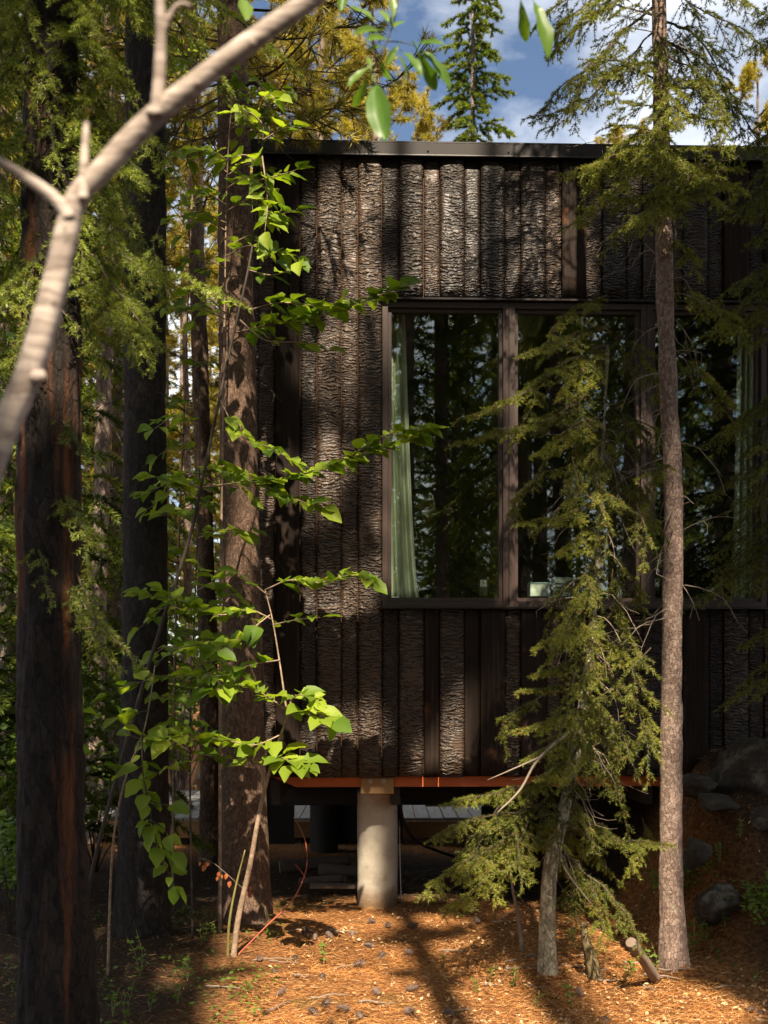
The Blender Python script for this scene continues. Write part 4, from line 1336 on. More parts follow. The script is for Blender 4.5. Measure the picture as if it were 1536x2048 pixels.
def pine_crown(axis, z0, z1, R, nb, rng, tuft_n=34, ln=.07, wd=.006, per=9, side=None, tint=.4):
    P0, P1, Rr, tips, tdir, tt = [], [], [], [], [], []
    for k in range(nb):
        z = z0 + (z1 - z0) * rng.random() ** .9
        s = at_axis(axis, z)
        az = rng.uniform(0, 2 * math.pi) if side is None else rng.normal() * .8 + side
        tz = (z - z0) / (z1 - z0)
        L = R * np.interp(tz, [0, .3, 1], [.7, 1, .25]) * rng.uniform(.6, 1.1)
        d = np.array([math.cos(az), math.sin(az), rng.uniform(-.25, .25) + .35 * tz])
        A = resample([s, s + d * L * .5 - UP * L * .08, s + d * L + UP * L * .12], 6)
        P0.append(A[:-1]); P1.append(A[1:]); Rr.append(np.linspace(.016, .006, 5) * L / R)
        tb = rng.normal() * .15 + tint
        for j in range(per):
            i = rng.integers(2, 6)
            e = norm(d * .5 + rng.normal(size=3) * .7 + UP * .15)
            l2 = L * rng.uniform(.12, .36)
            q = A[i] + e * l2
            P0.append(A[i][None]); P1.append(q[None]); Rr.append(np.array([.005]))
            tips.append(q); tdir.append(e); tt.append(tb)
            for _ in range(2):
                e2 = norm(e + rng.normal(size=3) * .7)
                q2 = A[i] + e * l2 * rng.uniform(.4, .9) + e2 * .12
                P0.append((A[i] + e * l2 * .4)[None]); P1.append(q2[None]); Rr.append(np.array([.004]))
                tips.append(q2); tdir.append(e2); tt.append(tb)
        tips.append(A[-1]); tdir.append(norm(d)); tt.append(tb)
    wood = prisms(np.concatenate(P0), np.concatenate(P1), np.concatenate(Rr))
    nd = pine_tufts(np.array(tips), np.array(tdir), tuft_n, ln, wd, rng, np.array(tt))
    return wood, nd

def big_pine(label, pts, Y, rpx, mat, seed, flare=.03, sides=56, crown=None, rough=.009):
    A = trunk_axis(pts, Y)
    t = thing('pine_tree', A[0] + (0, 0, .08), label, 'tree')
    og = np.array(t.location)
    V, f = trunk_mesh(A, np.array(rpx) / 2 / F * Y, sides, rough, seed, .025, flare=flare)
    mk('trunk', V, f, M[mat], t, og, smooth=True)
    r_ = np.random.default_rng(seed)
    if crown:
        wd_, nd_ = pine_crown(A, *crown, r_)
        mk('branch_wood', *wd_, M['spruce_twig'], t, og)
        mk('crown', nd_[0], nd_[1], M['pine_needle'], t, og, tint=nd_[2])
    V, f = dead_twigs([at_axis(A, z) for z in r_.uniform(2.2, 5.5, 26)], r_, .2, .7, .6)
    tag(mk('dead_twigs', V, f, M['twig_dark'], t, og), kind='stuff')
    return t, A
big_pine('straight near-black pine trunk between the thick left trunk and the brown one', [(288, 1905), (288, 1700), (290, 1200), (290, 700), (290, 200), (290, -400), (290, -1000)], 6.8, [112, 92, 84, 82, 76, 62, 30], 'bark_dark', 31, crown=(6.0, 9.0, 1.2, 34))
big_pine('brown speckled pine trunk leaning along the corner of the cabin', [(492, 1825), (488, 1700), (486, 1350), (480, 1000), (474, 700), (468, 300), (464, -100), (460, -700)], 7.25, [104, 84, 76, 74, 66, 60, 50, 26], 'bark_brown', 32, flare=.035, crown=(4.9, 8.2, 1.3, 42))
big_pine('slim reddish pine trunk between the near-black trunk and the brown trunk', [(420, 1730), (418, 1400), (408, 1000), (396, 600), (386, 200), (376, -200), (370, -700)], 9.6, [42, 36, 33, 31, 29, 26, 14], 'bark_brown', 33, crown=(6.5, 10.5, 1.3, 44))
# a few needle tufts of the brown pine beside the fascia are part of its crown

# ------------------------------------------------------------------ broadleaf saplings
def leaf_mesh(seed, ob=False):
    r_ = random.Random(seed)
    ts = np.array([0, .10, .25, .42, .60, .78, .92, 1.0])
    if ob: wv = np.array([.03, .10, .24, .38, .44, .40, .22, 0]) * .34
    else: wv = np.array([.03, .21, .32, .345, .30, .195, .075, 0]) * 1.0
    fold, arch, tw = r_.uniform(.10, .28), r_.uniform(.10, .26), r_.uniform(-.25, .25)
    V, rows = [], []
    for k, (t, w_) in enumerate(zip(ts, wv)):
        row = []
        for j in (-1, -.5, 0, .5, 1):
            sw = w_ * (1 + ((.05 * (-1) ** k + r_.uniform(-.08, .08)) if abs(j) == 1 else 0))
            x = j * sw
            z = abs(j) * sw * fold * 2 - arch * t * t + tw * x * t + .02 * math.sin(t * 14 + j * 2)
            row.append(len(V)); V.append((x, t, z))
        rows.append(row)
    Q = [(a[i], a[i + 1], b[i + 1], b[i]) for a, b in zip(rows[:-1], rows[1:]) for i in range(4)]
    n = len(V)                                            # petiole
    V += [(-.012, 0, 0), (.012, 0, 0), (.01, -.22, .03), (-.01, -.22, .03)]
    Q.append((n, n + 1, n + 2, n + 3))
    o = mk('leaf', np.array(V), np.array(Q), M['willow_leaf'] if ob else M['leaf'], link=False, smooth=True)
    return o.data
LEAF = [leaf_mesh(s) for s in range(9)]
WLEAF = [leaf_mesh(s + 20, True) for s in range(3)]

def put_leaf(base, direction, normal, size, parent, meshes, mat=None, og=None):
    y = norm(direction); z = norm(normal - y * np.dot(normal, y)); x = np.cross(y, z)
    o = bpy.data.objects.new('leaf', random.choice(meshes))
    Mx = Matrix(((x[0], y[0], z[0], 0), (x[1], y[1], z[1], 0), (x[2], y[2], z[2], 0), (0, 0, 0, 1)))
    b = np.asarray(base) - og + y * size * .2
    o.matrix_local = Matrix.Translation(Vector(b)) @ Mx @ Matrix.Scale(size, 4)
    o.parent = parent
    COL.objects.link(o)
    return o

def spray(pts_px, y0, y1, size, parent, og, rng, gap=.055, nodes_from=.15, r0=.0045, cluster=1, tubes=None, spreadz=.5):
    """leafy twig following picture points at depth y0..y1: alternate leaves on both sides"""
    ys = np.linspace(y0, y1, len(pts_px))
    A = resample(np.array([P(a, b, y) for (a, b), y in zip(pts_px, ys)]), 14)
    L = np.linalg.norm(np.diff(A, axis=0), axis=1).sum()
    tubes.append(tube(A, np.linspace(r0, .0016, 14), 6))
    m = max(2, int(L * (1 - nodes_from) / gap))
    for k, t in enumerate(np.linspace(nodes_from, 1, m)):
        for c in range(cluster):
            x = min(t + rng.normal() * .02, 1) * 13; i = int(np.clip(x, 0, 12)); f_ = x - i
            b = A[i] * (1 - f_) + A[i + 1] * f_
            a = norm(A[i + 1] - A[i])
            sd = norm(np.cross(a, UP)) * (1 if (k + c) % 2 else -1)
            if t > .97: d = a + rng.normal(size=3) * .2
            else: d = a * rng.uniform(.2, .8) + sd * rng.uniform(.5, 1.0) + np.array([rng.normal() * .3, 0, rng.normal() * spreadz * .4 - .02])
            nrm = np.array([rng.normal() * .35, -.38 + rng.normal() * .4, .9])
            put_leaf(b, d, nrm, size * rng.uniform(.55, 1.2), parent, LEAF, og=og)

# leaning alder: stem crosses the picture from lower left to the roof corner
rng = np.random.default_rng(41); random.seed(41)
sA = resample([P(150, 1850, 6.35) * (1, 1, 0) + (0, 0, gh(*P(150, 1850, 6.35)[:2]) - .03), P(185, 1740, 6.3), P(240, 1530, 6.25), P(310, 1290, 6.25), P(375, 1090, 6.25), P(402, 975, 6.2), P(430, 840, 6.2), P(462, 690, 6.2), P(492, 560, 6.15), P(508, 470, 6.15), P(522, 340, 6.1), P(530, 190, 6.1)], 60)
tA = thing('alder_sapling', sA[0] + (0, 0, .03), 'leaning alder sapling whose long stem rises to the roof corner, bright green leaves', 'sapling')
ogA = np.array(tA.location)
V, f = tube(sA, np.interp(np.linspace(0, 1, 60), [0, .5, .75, 1], [.012, .0095, .007, .003]), 12)
mk('stem', V, f, M['twig_dark'], tA, ogA, smooth=True)
tub = []
for pts, y0, y1, sz, gp, cl in [
    ([(500, 620), (560, 605), (640, 612), (720, 605), (792, 578)], 6.15, 6.0, .11, .05, 3),
    ([(470, 665), (540, 650), (600, 640), (660, 625)], 6.2, 6.0, .11, .055, 3),
    ([(480, 640), (530, 680), (600, 685), (655, 700)], 6.15, 6.0, .10, .07, 1),
    ([(402, 975), (480, 965), (560, 960), (660, 930), (760, 895), (838, 868)], 6.2, 5.95, .11, .05, 3),
    ([(700, 915), (750, 880), (800, 862), (850, 855)], 6.0, 5.9, .085, .05, 2),
    ([(440, 800), (480, 870), (540, 895), (590, 925)], 6.2, 6.05, .10, .06, 2),
    ([(500, 965), (560, 985), (610, 1005), (645, 1015)], 6.15, 6.0, .105, .055, 2),
    ([(402, 975), (350, 960), (300, 985), (285, 990)], 6.2, 6.1, .11, .06, 2),
    ([(515, 420), (550, 430), (590, 420)], 6.12, 6.0, .10, .055, 2),
    ([(520, 360), (560, 350), (592, 340)], 6.1, 6.0, .10, .055, 2),
    ([(522, 330), (490, 310), (455, 320)], 6.1, 6.05, .11, .06, 2),
    ([(526, 280), (560, 260), (585, 255)], 6.1, 6.0, .095, .055, 2),
    ([(528, 250), (500, 225), (470, 225)], 6.1, 6.05, .095, .055, 2),
    ([(508, 480), (550, 500), (590, 510), (600, 520)], 6.15, 6.05, .10, .055, 2),
    ([(498, 540), (540, 550), (585, 540)], 6.15, 6.05, .10, .06, 2),
    ([(525, 200), (540, 190), (550, 200)], 6.1, 6.0, .09, .05, 2),
    ([(524, 310), (535, 400), (530, 460)], 6.1, 5.95, .10, .05, 2)]:
    spray(pts, y0, y1, sz * 1.06, tA, ogA, rng, gp * .78, cluster=cl, tubes=tub)
V, f = merge(tub); tag(mk('branches', V, f, M['alder_bark'], tA, ogA, smooth=True), kind='stuff')

# short two-stemmed alder in front of the brown trunk
rng = np.random.default_rng(42); random.seed(42)
b0 = P(466, 1915, 6.4); b0[2] = gh(b0[0], b0[1])
tB = thing('alder_sapling', b0, 'short bright-leaved alder with grey-tan stem rooted in the sunny needles', 'sapling')
ogB = np.array(tB.location)
sB = resample([b0 - (0, 0, .03), P(476, 1840, 6.4), P(500, 1730, 6.35), P(520, 1620, 6.3), P(545, 1520, 6.25), P(572, 1440, 6.2), P(585, 1390, 6.2)], 40)
V, f = tube(sB, np.interp(np.linspace(0, 1, 40), [0, .5, 1], [.018, .013, .004]), 12); mk('stem', V, f, M['alder_bark'], tB, ogB, smooth=True)
s2 = resample([b0 + (-.03, 0, -.03), P(458, 1850, 6.38), P(470, 1780, 6.36), P(485, 1720, 6.34), P(490, 1700, 6.34)], 16)
V, f = tube(s2, np.linspace(.009, .004, 16), 8); mk('stem', V, f, M['olive_twig'], tB, ogB, smooth=True)
tub = []
tub.append(tube(resample([P(575, 1435, 6.2), P(560, 1330, 6.2), P(545, 1240, 6.25), P(530, 1180, 6.25)], 12), np.linspace(.006, .003, 12), 6))
for pts, y0, y1, sz, gp, cl in [
    ([(530, 1180), (580, 1160), (640, 1165), (700, 1150), (745, 1165)], 6.25, 6.05, .10, .055, 2),
    ([(545, 1240), (500, 1220), (430, 1230), (360, 1200), (290, 1190)], 6.25, 6.1, .125, .06, 2),
    ([(545, 1250), (590, 1240), (640, 1235)], 6.25, 6.1, .09, .06, 1),
    ([(535, 1190), (480, 1150), (440, 1160), (400, 1130)], 6.25, 6.15, .11, .07, 1),
    ([(540, 1230), (470, 1280), (410, 1290)], 6.2, 6.05, .125, .07, 2),
    ([(560, 1320), (500, 1330), (450, 1350), (390, 1350)], 6.2, 6.0, .11, .06, 2),
    ([(572, 1420), (530, 1390), (480, 1370), (430, 1380)], 6.2, 6.0, .12, .06, 2),
    ([(580, 1400), (600, 1390), (635, 1400)], 6.2, 6.0, .10, .05, 2),
    ([(575, 1430), (620, 1425), (662, 1440)], 6.2, 5.95, .12, .055, 2),
    ([(560, 1470), (510, 1490), (450, 1480), (380, 1470), (340, 1475)], 6.2, 5.9, .12, .06, 2),
    ([(550, 1510), (575, 1520), (612, 1535)], 6.2, 5.9, .13, .055, 2),
    ([(545, 1520), (490, 1530), (420, 1490)], 6.2, 6.0, .12, .08, 1),
    ([(345, 1480), (300, 1480), (260, 1470), (245, 1440)], 6.0, 5.9, .12, .07, 1)]:
    spray(pts, y0, y1, sz * 1.06, tB, ogB, rng, gp * .62, cluster=cl, tubes=tub)
V, f = merge(tub); tag(mk('branches', V, f, M['alder_bark'], tB, ogB, smooth=True), kind='stuff')

# shaded alder with big hanging leaves
rng = np.random.default_rng(43); random.seed(43)
b0 = P(215, 1830, 6.0); b0[2] = gh(b0[0], b0[1])
tC = thing('alder_sapling', b0, 'shaded alder with large dark-green leaves hanging before the near-black trunk', 'sapling')
ogC = np.array(tC.location)
sC = resample([b0 - (0, 0, .03), P(225, 1700, 6.0), P(250, 1560, 5.95), P(285, 1470, 5.9), P(300, 1400, 5.9), P(310, 1330, 5.9)], 30)
V, f = tube(sC, np.linspace(.008, .003, 30), 10); mk('stem', V, f, M['alder_bark'], tC, ogC, smooth=True)
tub = []
for pts, y0, y1, sz, gp, cl in [
    ([(285, 1470), (285, 1540), (300, 1620), (315, 1690), (345, 1765)], 5.9, 5.8, .105, .05, 2),
    ([(290, 1570), (300, 1600), (330, 1610)], 5.85, 5.8, .12, .06, 1),
    ([(300, 1420), (250, 1430), (200, 1440), (170, 1420)], 5.9, 5.8, .12, .06, 2),
    ([(305, 1360), (260, 1370), (220, 1390)], 5.9, 5.85, .11, .06, 2),
    ([(310, 1330), (350, 1300), (400, 1290), (430, 1300)], 5.9, 5.9, .11, .07, 2),
    ([(250, 1560), (230, 1520), (190, 1510)], 5.95, 5.9, .11, .07, 2),
    ([(300, 1640), (330, 1660), (345, 1700)], 5.85, 5.75, .11, .05, 2)]:
    spray(pts, y0, y1, sz, tC, ogC, rng, gp, cluster=cl, tubes=tub, spreadz=.9)
V, f = merge(tub); tag(mk('branches', V, f, M['twig_dark'], tC, ogC, smooth=True), kind='stuff')

# dark leafy young birch filling in behind the limb
rng = np.random.default_rng(44); random.seed(44)
b0 = P(345, 1760, 8.4); b0[2] = gh(b0[0], b0[1])
tD = thing('birch_sapling', b0, 'slender dark-leaved sapling rising between the near-black and slim reddish trunks', 'sapling')
ogD = np.array(tD.location)
sD = resample([b0 - (0, 0, .03), P(350, 1300, 8.3), P(365, 900, 8.2), P(380, 500, 8.1), P(395, 150, 8.0), P(400, 0, 8.0)], 40)
V, f = tube(sD, np.linspace(.011, .003, 40), 10); mk('stem', V, f, M['alder_bark'], tD, ogD, smooth=True)
tub = []
for k in range(30):
    t_ = rng.uniform(.1, 1); py = 1700 - 1700 * t_; pxs = np.interp(py, [0, 150, 500, 900, 1300, 1760], [400, 395, 380, 365, 350, 345])
    sg = rng.choice([-1, 1]); L_ = rng.uniform(40, 95)
    spray([(pxs, py), (pxs + sg * L_ * .5, py - 15), (pxs + sg * L_, py + rng.uniform(-20, 25))], 8.1, 7.9 + rng.normal() * .2, .10, tD, ogD, rng, .07, cluster=2, tubes=tub)
V, f = merge(tub); tag(mk('branches', V, f, M['twig_dark'], tD, ogD, smooth=True), kind='stuff')

# alder filling the gap between the near-black and brown trunks
rng = np.random.default_rng(46); random.seed(46)
b0 = P(385, 1790, 6.75); b0[2] = gh(b0[0], b0[1])
tF = thing('alder_sapling', b0, 'bushy alder with leaves spread across the gap before the slim reddish trunk', 'sapling')
ogF = np.array(tF.location)
sF = resample([b0 - (0, 0, .03), P(380, 1500, 6.7), P(390, 1200, 6.65), P(400, 900, 6.6), P(395, 760, 6.6)], 30)
V, f = tube(sF, np.linspace(.007, .003, 30), 10); mk('stem', V, f, M['twig_dark'], tF, ogF, smooth=True)
tub = []
for k in range(26):
    py = rng.uniform(740, 1560); pxs = np.interp(py, [760, 900, 1200, 1500], [395, 400, 390, 380])
    sg = -1 if k % 2 else 1; L_ = rng.uniform(45, 110)
    spray([(pxs, py), (pxs + sg * L_ * .5, py - 18), (pxs + sg * L_, py + rng.uniform(-20, 25))], 6.65, 6.45 + rng.normal() * .12, .10, tF, ogF, rng, .055, cluster=2, tubes=tub)
V, f = merge(tub); tag(mk('branches', V, f, M['alder_bark'], tF, ogF, smooth=True), kind='stuff')

# taller leafy birch just behind the leaning alder, thick with leaves by the roof corner
rng = np.random.default_rng(45); random.seed(45)
b0 = P(440, 1800, 6.95); b0[2] = gh(b0[0], b0[1])
tE = thing('birch_sapling', b0, 'leafy sapling thick with green leaves beside the roof corner, behind the leaning alder', 'sapling')
ogE = np.array(tE.location)
sE = resample([b0 - (0, 0, .03), P(440, 1300, 6.9), P(445, 900, 6.85), P(450, 560, 6.8), P(455, 330, 6.75), P(470, 120, 6.7)], 40)
V, f = tube(sE, np.linspace(.011, .003, 40), 10); mk('stem', V, f, M['alder_bark'], tE, ogE, smooth=True)
tub = []
for k in range(26):
    py = rng.uniform(130, 640); pxs = np.interp(py, [120, 330, 560, 900], [470, 455, 450, 445])
    sg = -1 if rng.random() < .5 else 1; L_ = rng.uniform(50, 115)
    spray([(pxs, py), (pxs + sg * L_ * .5, py - 22), (pxs + sg * L_, py + rng.uniform(-30, 25))], 6.75, 6.6 + rng.normal() * .15, .095, tE, ogE, rng, .06, cluster=2, tubes=tub)
V, f = merge(tub); tag(mk('branches', V, f, M['alder_bark'], tE, ogE, smooth=True), kind='stuff')

# ------------------------------------------------------------------ near limb of a smooth-barked tree crossing the corner, and the leafy tip above
rng = np.random.default_rng(51)
YL = 1.6
pl = [(-330, 1900), (-160, 1380), (-60, 1060), (0, 880), (62, 735), (112, 560), (150, 405), (200, 345), (300, 240), (450, 120), (620, 0), (800, -130), (1000, -260)]
wp = [80, 72, 66, 62, 58, 52, 54, 46, 44, 42, 38, 32, 24]
A = resample([P(a, b, YL) for a, b in pl], 90)
A[:, 2] = np.maximum(A[:, 2], -.1)
lt = thing('bare_limb', (float(A[0, 0]), YL, float(gh(A[0, 0], YL))), 'pale smooth bare limb leaning across the upper left, close and blurred', 'limb')
ogl = np.array(lt.location)
A0 = np.vstack([[A[0, 0] - .12, YL, gh(A[0, 0], YL) - .05], A])
rr = np.concatenate([[.036], np.interp(np.linspace(0, 1, 90), np.linspace(0, 1, len(wp)), np.array(wp)) / 2 / F * YL])
def ldisp(a, s, R):
    return .0012 * vnoise(np.column_stack([np.cos(a) * 1.5, np.sin(a) * 1.5, s * 14]), 8)
V, f = tube(A0, rr, 28, ldisp); mk('main_stem', V, f, M['limb_bark'], lt, ogl, smooth=True)
for pts, w0, w1 in [([(166, 400), (168, 330), (173, 245)], 22, 11), ([(140, 440), (118, 405), (60, 360), (-10, 318)], 30, 17), ([(312, 235), (318, 160), (322, 60), (318, -20), (316, -90)], 27, 15), ([(322, 62), (345, 22), (362, 8), (382, 12)], 15, 8)]:
    B = resample([P(a, b, YL - .01) for a, b in pts], 26)
    V, f = tube(B, np.linspace(w0, w1, 26) / 2 / F * YL, 14, lambda a, s, R: .0006 * vnoise(np.column_stack([np.cos(a), np.sin(a), s * 90]), 5))
    mk('side_twig', V, f, M['limb_bark'], lt, ogl, smooth=True)
for a, b, s_ in ((76, 752, .012), (308, 222, .011), (505, 86, .006), (395, 165, .005)):
    c = P(a, b, YL - .016); an = rng.normal(size=(40, 3)); Vk = norm(an)
    th_ = np.linspace(0, math.pi, 7); ph_ = np.linspace(0, 2 * math.pi, 10, endpoint=False)
    Vk = np.array([(math.sin(t) * math.cos(p), .6 * math.sin(t) * math.sin(p), .8 * math.cos(t)) for t in th_ for p in ph_])
    Vk = Vk * (1 + .25 * vnoise(Vk * 2.3, int(a)))[:, None]
    Q = np.array([(r * 10 + i, r * 10 + (i + 1) % 10, (r + 1) * 10 + (i + 1) % 10, (r + 1) * 10 + i) for r in range(6) for i in range(10)])
    mk('knot', Vk * s_ + c, Q, M['limb_bark'], lt, ogl, smooth=True)

random.seed(52)
ogw = P(800, -420, 2.7)
tw = thing('willow_twig', ogw, 'leafy twig tip with long rounded leaves hanging into the top of the view', 'twig')
tub = []
for pts, r0 in [([(800, -420), (798, -160), (795, 0), (786, 50), (770, 92), (750, 125), (742, 150)], .0032), ([(775, 82), (805, 85), (830, 92)], .0018), ([(800, -260), (950, -170), (1040, -60), (1050, -10)], .0026), ([(799, -200), (730, -100), (690, -30)], .002), ([(799, -320), (640, -200), (500, -60), (482, -10)], .0024)]:
    B = resample([P(a, b, 2.7) for a, b in pts], 16); tub.append(tube(B, np.linspace(r0, r0 * .5, 16), 7))
V, f = merge(tub); mk('stem', V, f, M['twig_dark'], tw, ogw, smooth=True)
for (a0, b0), (a1, b1), tl in [((745, 152), (764, 256), -.2), ((738, 150), (710, 212), .5), ((830, 92), (872, 176), -.3), ((832, 90), (902, 158), .2), ((828, 90), (880, 78), .1), ((790, 100), (822, 152), .6), ((745, 130), (698, 158), -.4), ((786, 45), (788, -6), .2),
                               ((765, 60), (708, 62), -.3), ((755, 45), (708, 10), .5), ((762, 118), (776, 164), -.3), ((780, 60), (806, 40), .4), ((742, 140), (738, 112), .3), ((800, 85), (775, 125), .5), ((790, 60), (762, 20), .1), ((780, 80), (742, 70), .4),
                               ((1040, -10), (1052, 78), -.2), ((1062, -10), (1102, 88), .25), ((482, -8), (494, 26), .4), ((690, -30), (683, 12), .3), ((800, 100), (840, 130), .3), ((770, 95), (735, 95), .2)]:
    p0, p1 = P(a0, b0, 2.7 + random.uniform(-.04, .04)), P(a1, b1, 2.7 + random.uniform(-.06, .06))
    d = p1 - p0; L_ = np.linalg.norm(d)
    put_leaf(p0 - norm(d) * L_ * .1, d, np.array([tl, -.8, .35 + tl * .4]), L_, tw, WLEAF, og=ogw)

# ------------------------------------------------------------------ forest: prototypes then copies that share their meshes
def proto_spruce(seed, H, R, base, mat='bg_needle', dens=300, nb=150, ln=.058, wd=.014, tr=.10):
    r_ = np.random.default_rng(seed)
    A = np.array([(0, 0, -.15), (.02, .03, H * .5), (0, 0, H)])
    A = resample(A, 12)
    V, f = tube(A, np.linspace(tr, .012, 12), 14)
    root = thing('spruce_tree', (0, 0, 0), 'spruce', 'tree')
    mk('trunk', V, f, M['bark_far'], root, smooth=True)
    bs = []
    for k in range(nb):
        z = base + (H - base) * (k + r_.random()) / nb
        tz = (z - base) / (H - base)
        L = R * ((1 - tz) ** .75 * .95 + .06) * r_.uniform(.55, 1.15)
        az = k * 2.4 + r_.normal() * .4
        d = np.array([math.cos(az), math.sin(az), 0])
        s = at_axis(A, z)
        bs.append(bough([s, s + d * L * .5 + UP * .02, s + d * L - UP * L * (.35 - .3 * tz)], min(.42, L * .5), .55, r_, step=.11, sub=False, start=.15))
    ts = r_.normal(size=len(bs)) * .16
    wood, nd = crown_from(bs, dens, ln, wd, r_, tshift=ts, brown=.02)
    mk('branch_wood', *wood, M['spruce_twig'], root)
    mk('crown', nd[0], nd[1], M[mat], root, tint=nd[2])
    return root

def proto_pine(seed, H, R, base, nb=60, tr=.11, tuft=34, ln=.095, wd=.011, dead=30):
    r_ = np.random.default_rng(seed)
    A = resample(np.array([(0, 0, -.15), (r_.normal() * .08, r_.normal() * .08, H * .45), (r_.normal() * .1, 0, H)]), 14)
    V, f = trunk_mesh(A, [tr, tr * .8, tr * .5, .015], 18, .008, seed, .12)
    root = thing('pine_tree', (0, 0, 0), 'pine', 'tree')
    mk('trunk', V, f, M['bark_far'], root, smooth=True)
    wood, nd = pine_crown(A, base, H, R, nb, r_, tuft, ln, wd, 8)
    mk('branch_wood', *wood, M['spruce_twig'], root)
    mk('crown', nd[0], nd[1], M['pine_needle'], root, tint=nd[2])
    V, f = dead_twigs([at_axis(A, z) for z in r_.uniform(1, base + .5, dead)], r_, .3, .9, .5)
    tag(mk('dead_twigs', V, f, M['dead_twig'], root), kind='stuff')
    return root

def set_label(o, label, group=None):
    o['label'] = label
    if group: o['group'] = group
    elif 'group' in o: del o['group']

SP = [proto_spruce(101, 12.5, 1.25, 1.2), proto_spruce(102, 9.0, 1.1, .4, nb=130), proto_spruce(103, 15, 1.15, 2.5, nb=170)]
PN = [proto_pine(111, 12.5, 1.5, 6.0, nb=56, tr=.075), proto_pine(112, 14.5, 1.6, 4.5, nb=70, tr=.08), proto_pine(113, 11, 1.4, 3.0, nb=66, tuft=44)]
used = set()
def plant(proto, px, Y, sc, rot, label, group=None, top=None):
    x = (px - CX) / F * Y
    o = proto if proto not in used else copy_tree(proto)
    used.add(proto)
    z = float(gh(x, Y))
    if top is not None:                                   # scale so that the tip stands at picture height 'top'
        H = max(v.co.z for v in proto.children[0].data.vertices)
        sc = (CZ - (top - HY) / F * Y - z) / H
    o.location = (x, Y, z); o.rotation_euler = (0, 0, rot); o.scale = (sc, sc, sc)
    set_label(o, label, group)
    return o
rr_ = random.Random(5)
# behind the roof
plant(PN[2], 745, 13.2, 1, .4, 'golden-green pine rising over the roof beside the hanging leafy twig', top=-60)
plant(PN[2], 650, 14.5, 1, 2.4, 'golden pine behind the roof corner, nearest the brown trunk', top=-260)
plant(PN[1], 580, 16.5, 1, 3.3, 'tall loose pine behind the roof corner, crown thick with dark twigs', top=-420)
plant(PN[0], 690, 19, 1, 1.1, 'pale far pine showing between the golden pines over the roof', top=30)
SPIRE = proto_spruce(104, 22, 1.5, 2.0, nb=380, dens=300, ln=.085, wd=.028)
plant(SPIRE, 945, 19.5, 1, .3, 'narrow spruce spire standing alone in the blue gap over the roof', top=-560)
plant(PN[2], 1515, 17, 1, 4.4, 'pine with orange-tinged top above the roof at the right edge', top=110)
plant(PN[2], 1255, 25, 1, 5.1, 'small far pine tip just above the roof behind the tall spruce', top=245)
plant(SP[1], 1440, 18, 1, 2.2, 'low dark spruce tip over the roof left of the orange-tinged pine', top=225)
plant(SP[2], 1600, 15, 1, 1.2, 'dark spruce beyond the cabin at the right edge', top=-100)
plant(PN[0], 830, 22, 1, 0.9, 'faint yellow pine low over the roof left of the spruce spire', top=165)
# left of the cabin
G1 = 'forest conifers left of the cabin'
LB = 'conifer in the sun-dappled forest left of the cabin'
left = [(PN[2], 198, 12.4, .62), (PN[2], 28, 11.2, .6), (PN[2], 362, 15, .7), (PN[2], 120, 14.5, .8), (PN[1], 185, 11.0, 1.0), (PN[0], 212, 13.0, 1.0), (PN[1], 25, 9.4, 1.0), (SP[1], 130, 8.6, .95), (SP[1], -40, 8.2, 1.0), (SP[0], 230, 12.0, .9), (SP[1], 60, 12.5, 1.1), (PN[2], 315, 17.0, 1.1),
        (SP[2], 120, 16, 1.0), (PN[1], 70, 19, 1.1), (PN[2], 215, 20, 1.2), (SP[0], -20, 16, 1.1), (PN[0], 160, 24, 1.2), (SP[2], 290, 25, 1.0), (PN[1], 370, 26, 1.2), (SP[0], 450, 27, 1.1), (PN[2], 30, 27, 1.3), (SP[1], 180, 31, 1.6), (SP[2], 80, 34, 1.2), (PN[0], 250, 36, 1.4), (SP[0], 420, 38, 1.4),
        (PN[1], -120, 12, 1.0), (SP[2], -220, 14, 1.0), (PN[0], -160, 20, 1.2), (SP[0], -60, 26, 1.2), (PN[2], 520, 24, 1.2), (PN[1], 470, 44, 1.4), (SP[1], 20, 42, 1.9), (SP[1], 130, 45, 2.0), (SP[1], 300, 48, 2.0)]
for pr, a, y_, s_ in left:
    plant(pr, a, y_, s_ * rr_.uniform(.9, 1.1), rr_.uniform(0, 6.28), {185: 'pale slender pine trunk in the gap right of the thick dark trunk', 212: 'thin pine trunk with dead twigs next to the near-black trunk', 25: 'pine trunk left of the thick dark trunk at the edge of the view'}.get(a, LB) if y_ < 14 else LB, G1)
G2 = 'forest conifers beyond the right of the cabin'
for pr, a, y_, s_ in [(SP[1], 1750, 20, 1.2), (PN[1], 1900, 24, 1.1)]:
    plant(pr, a, y_, s_, rr_.uniform(0, 6.28), 'conifer standing beyond the cabin out past the right edge', G2)

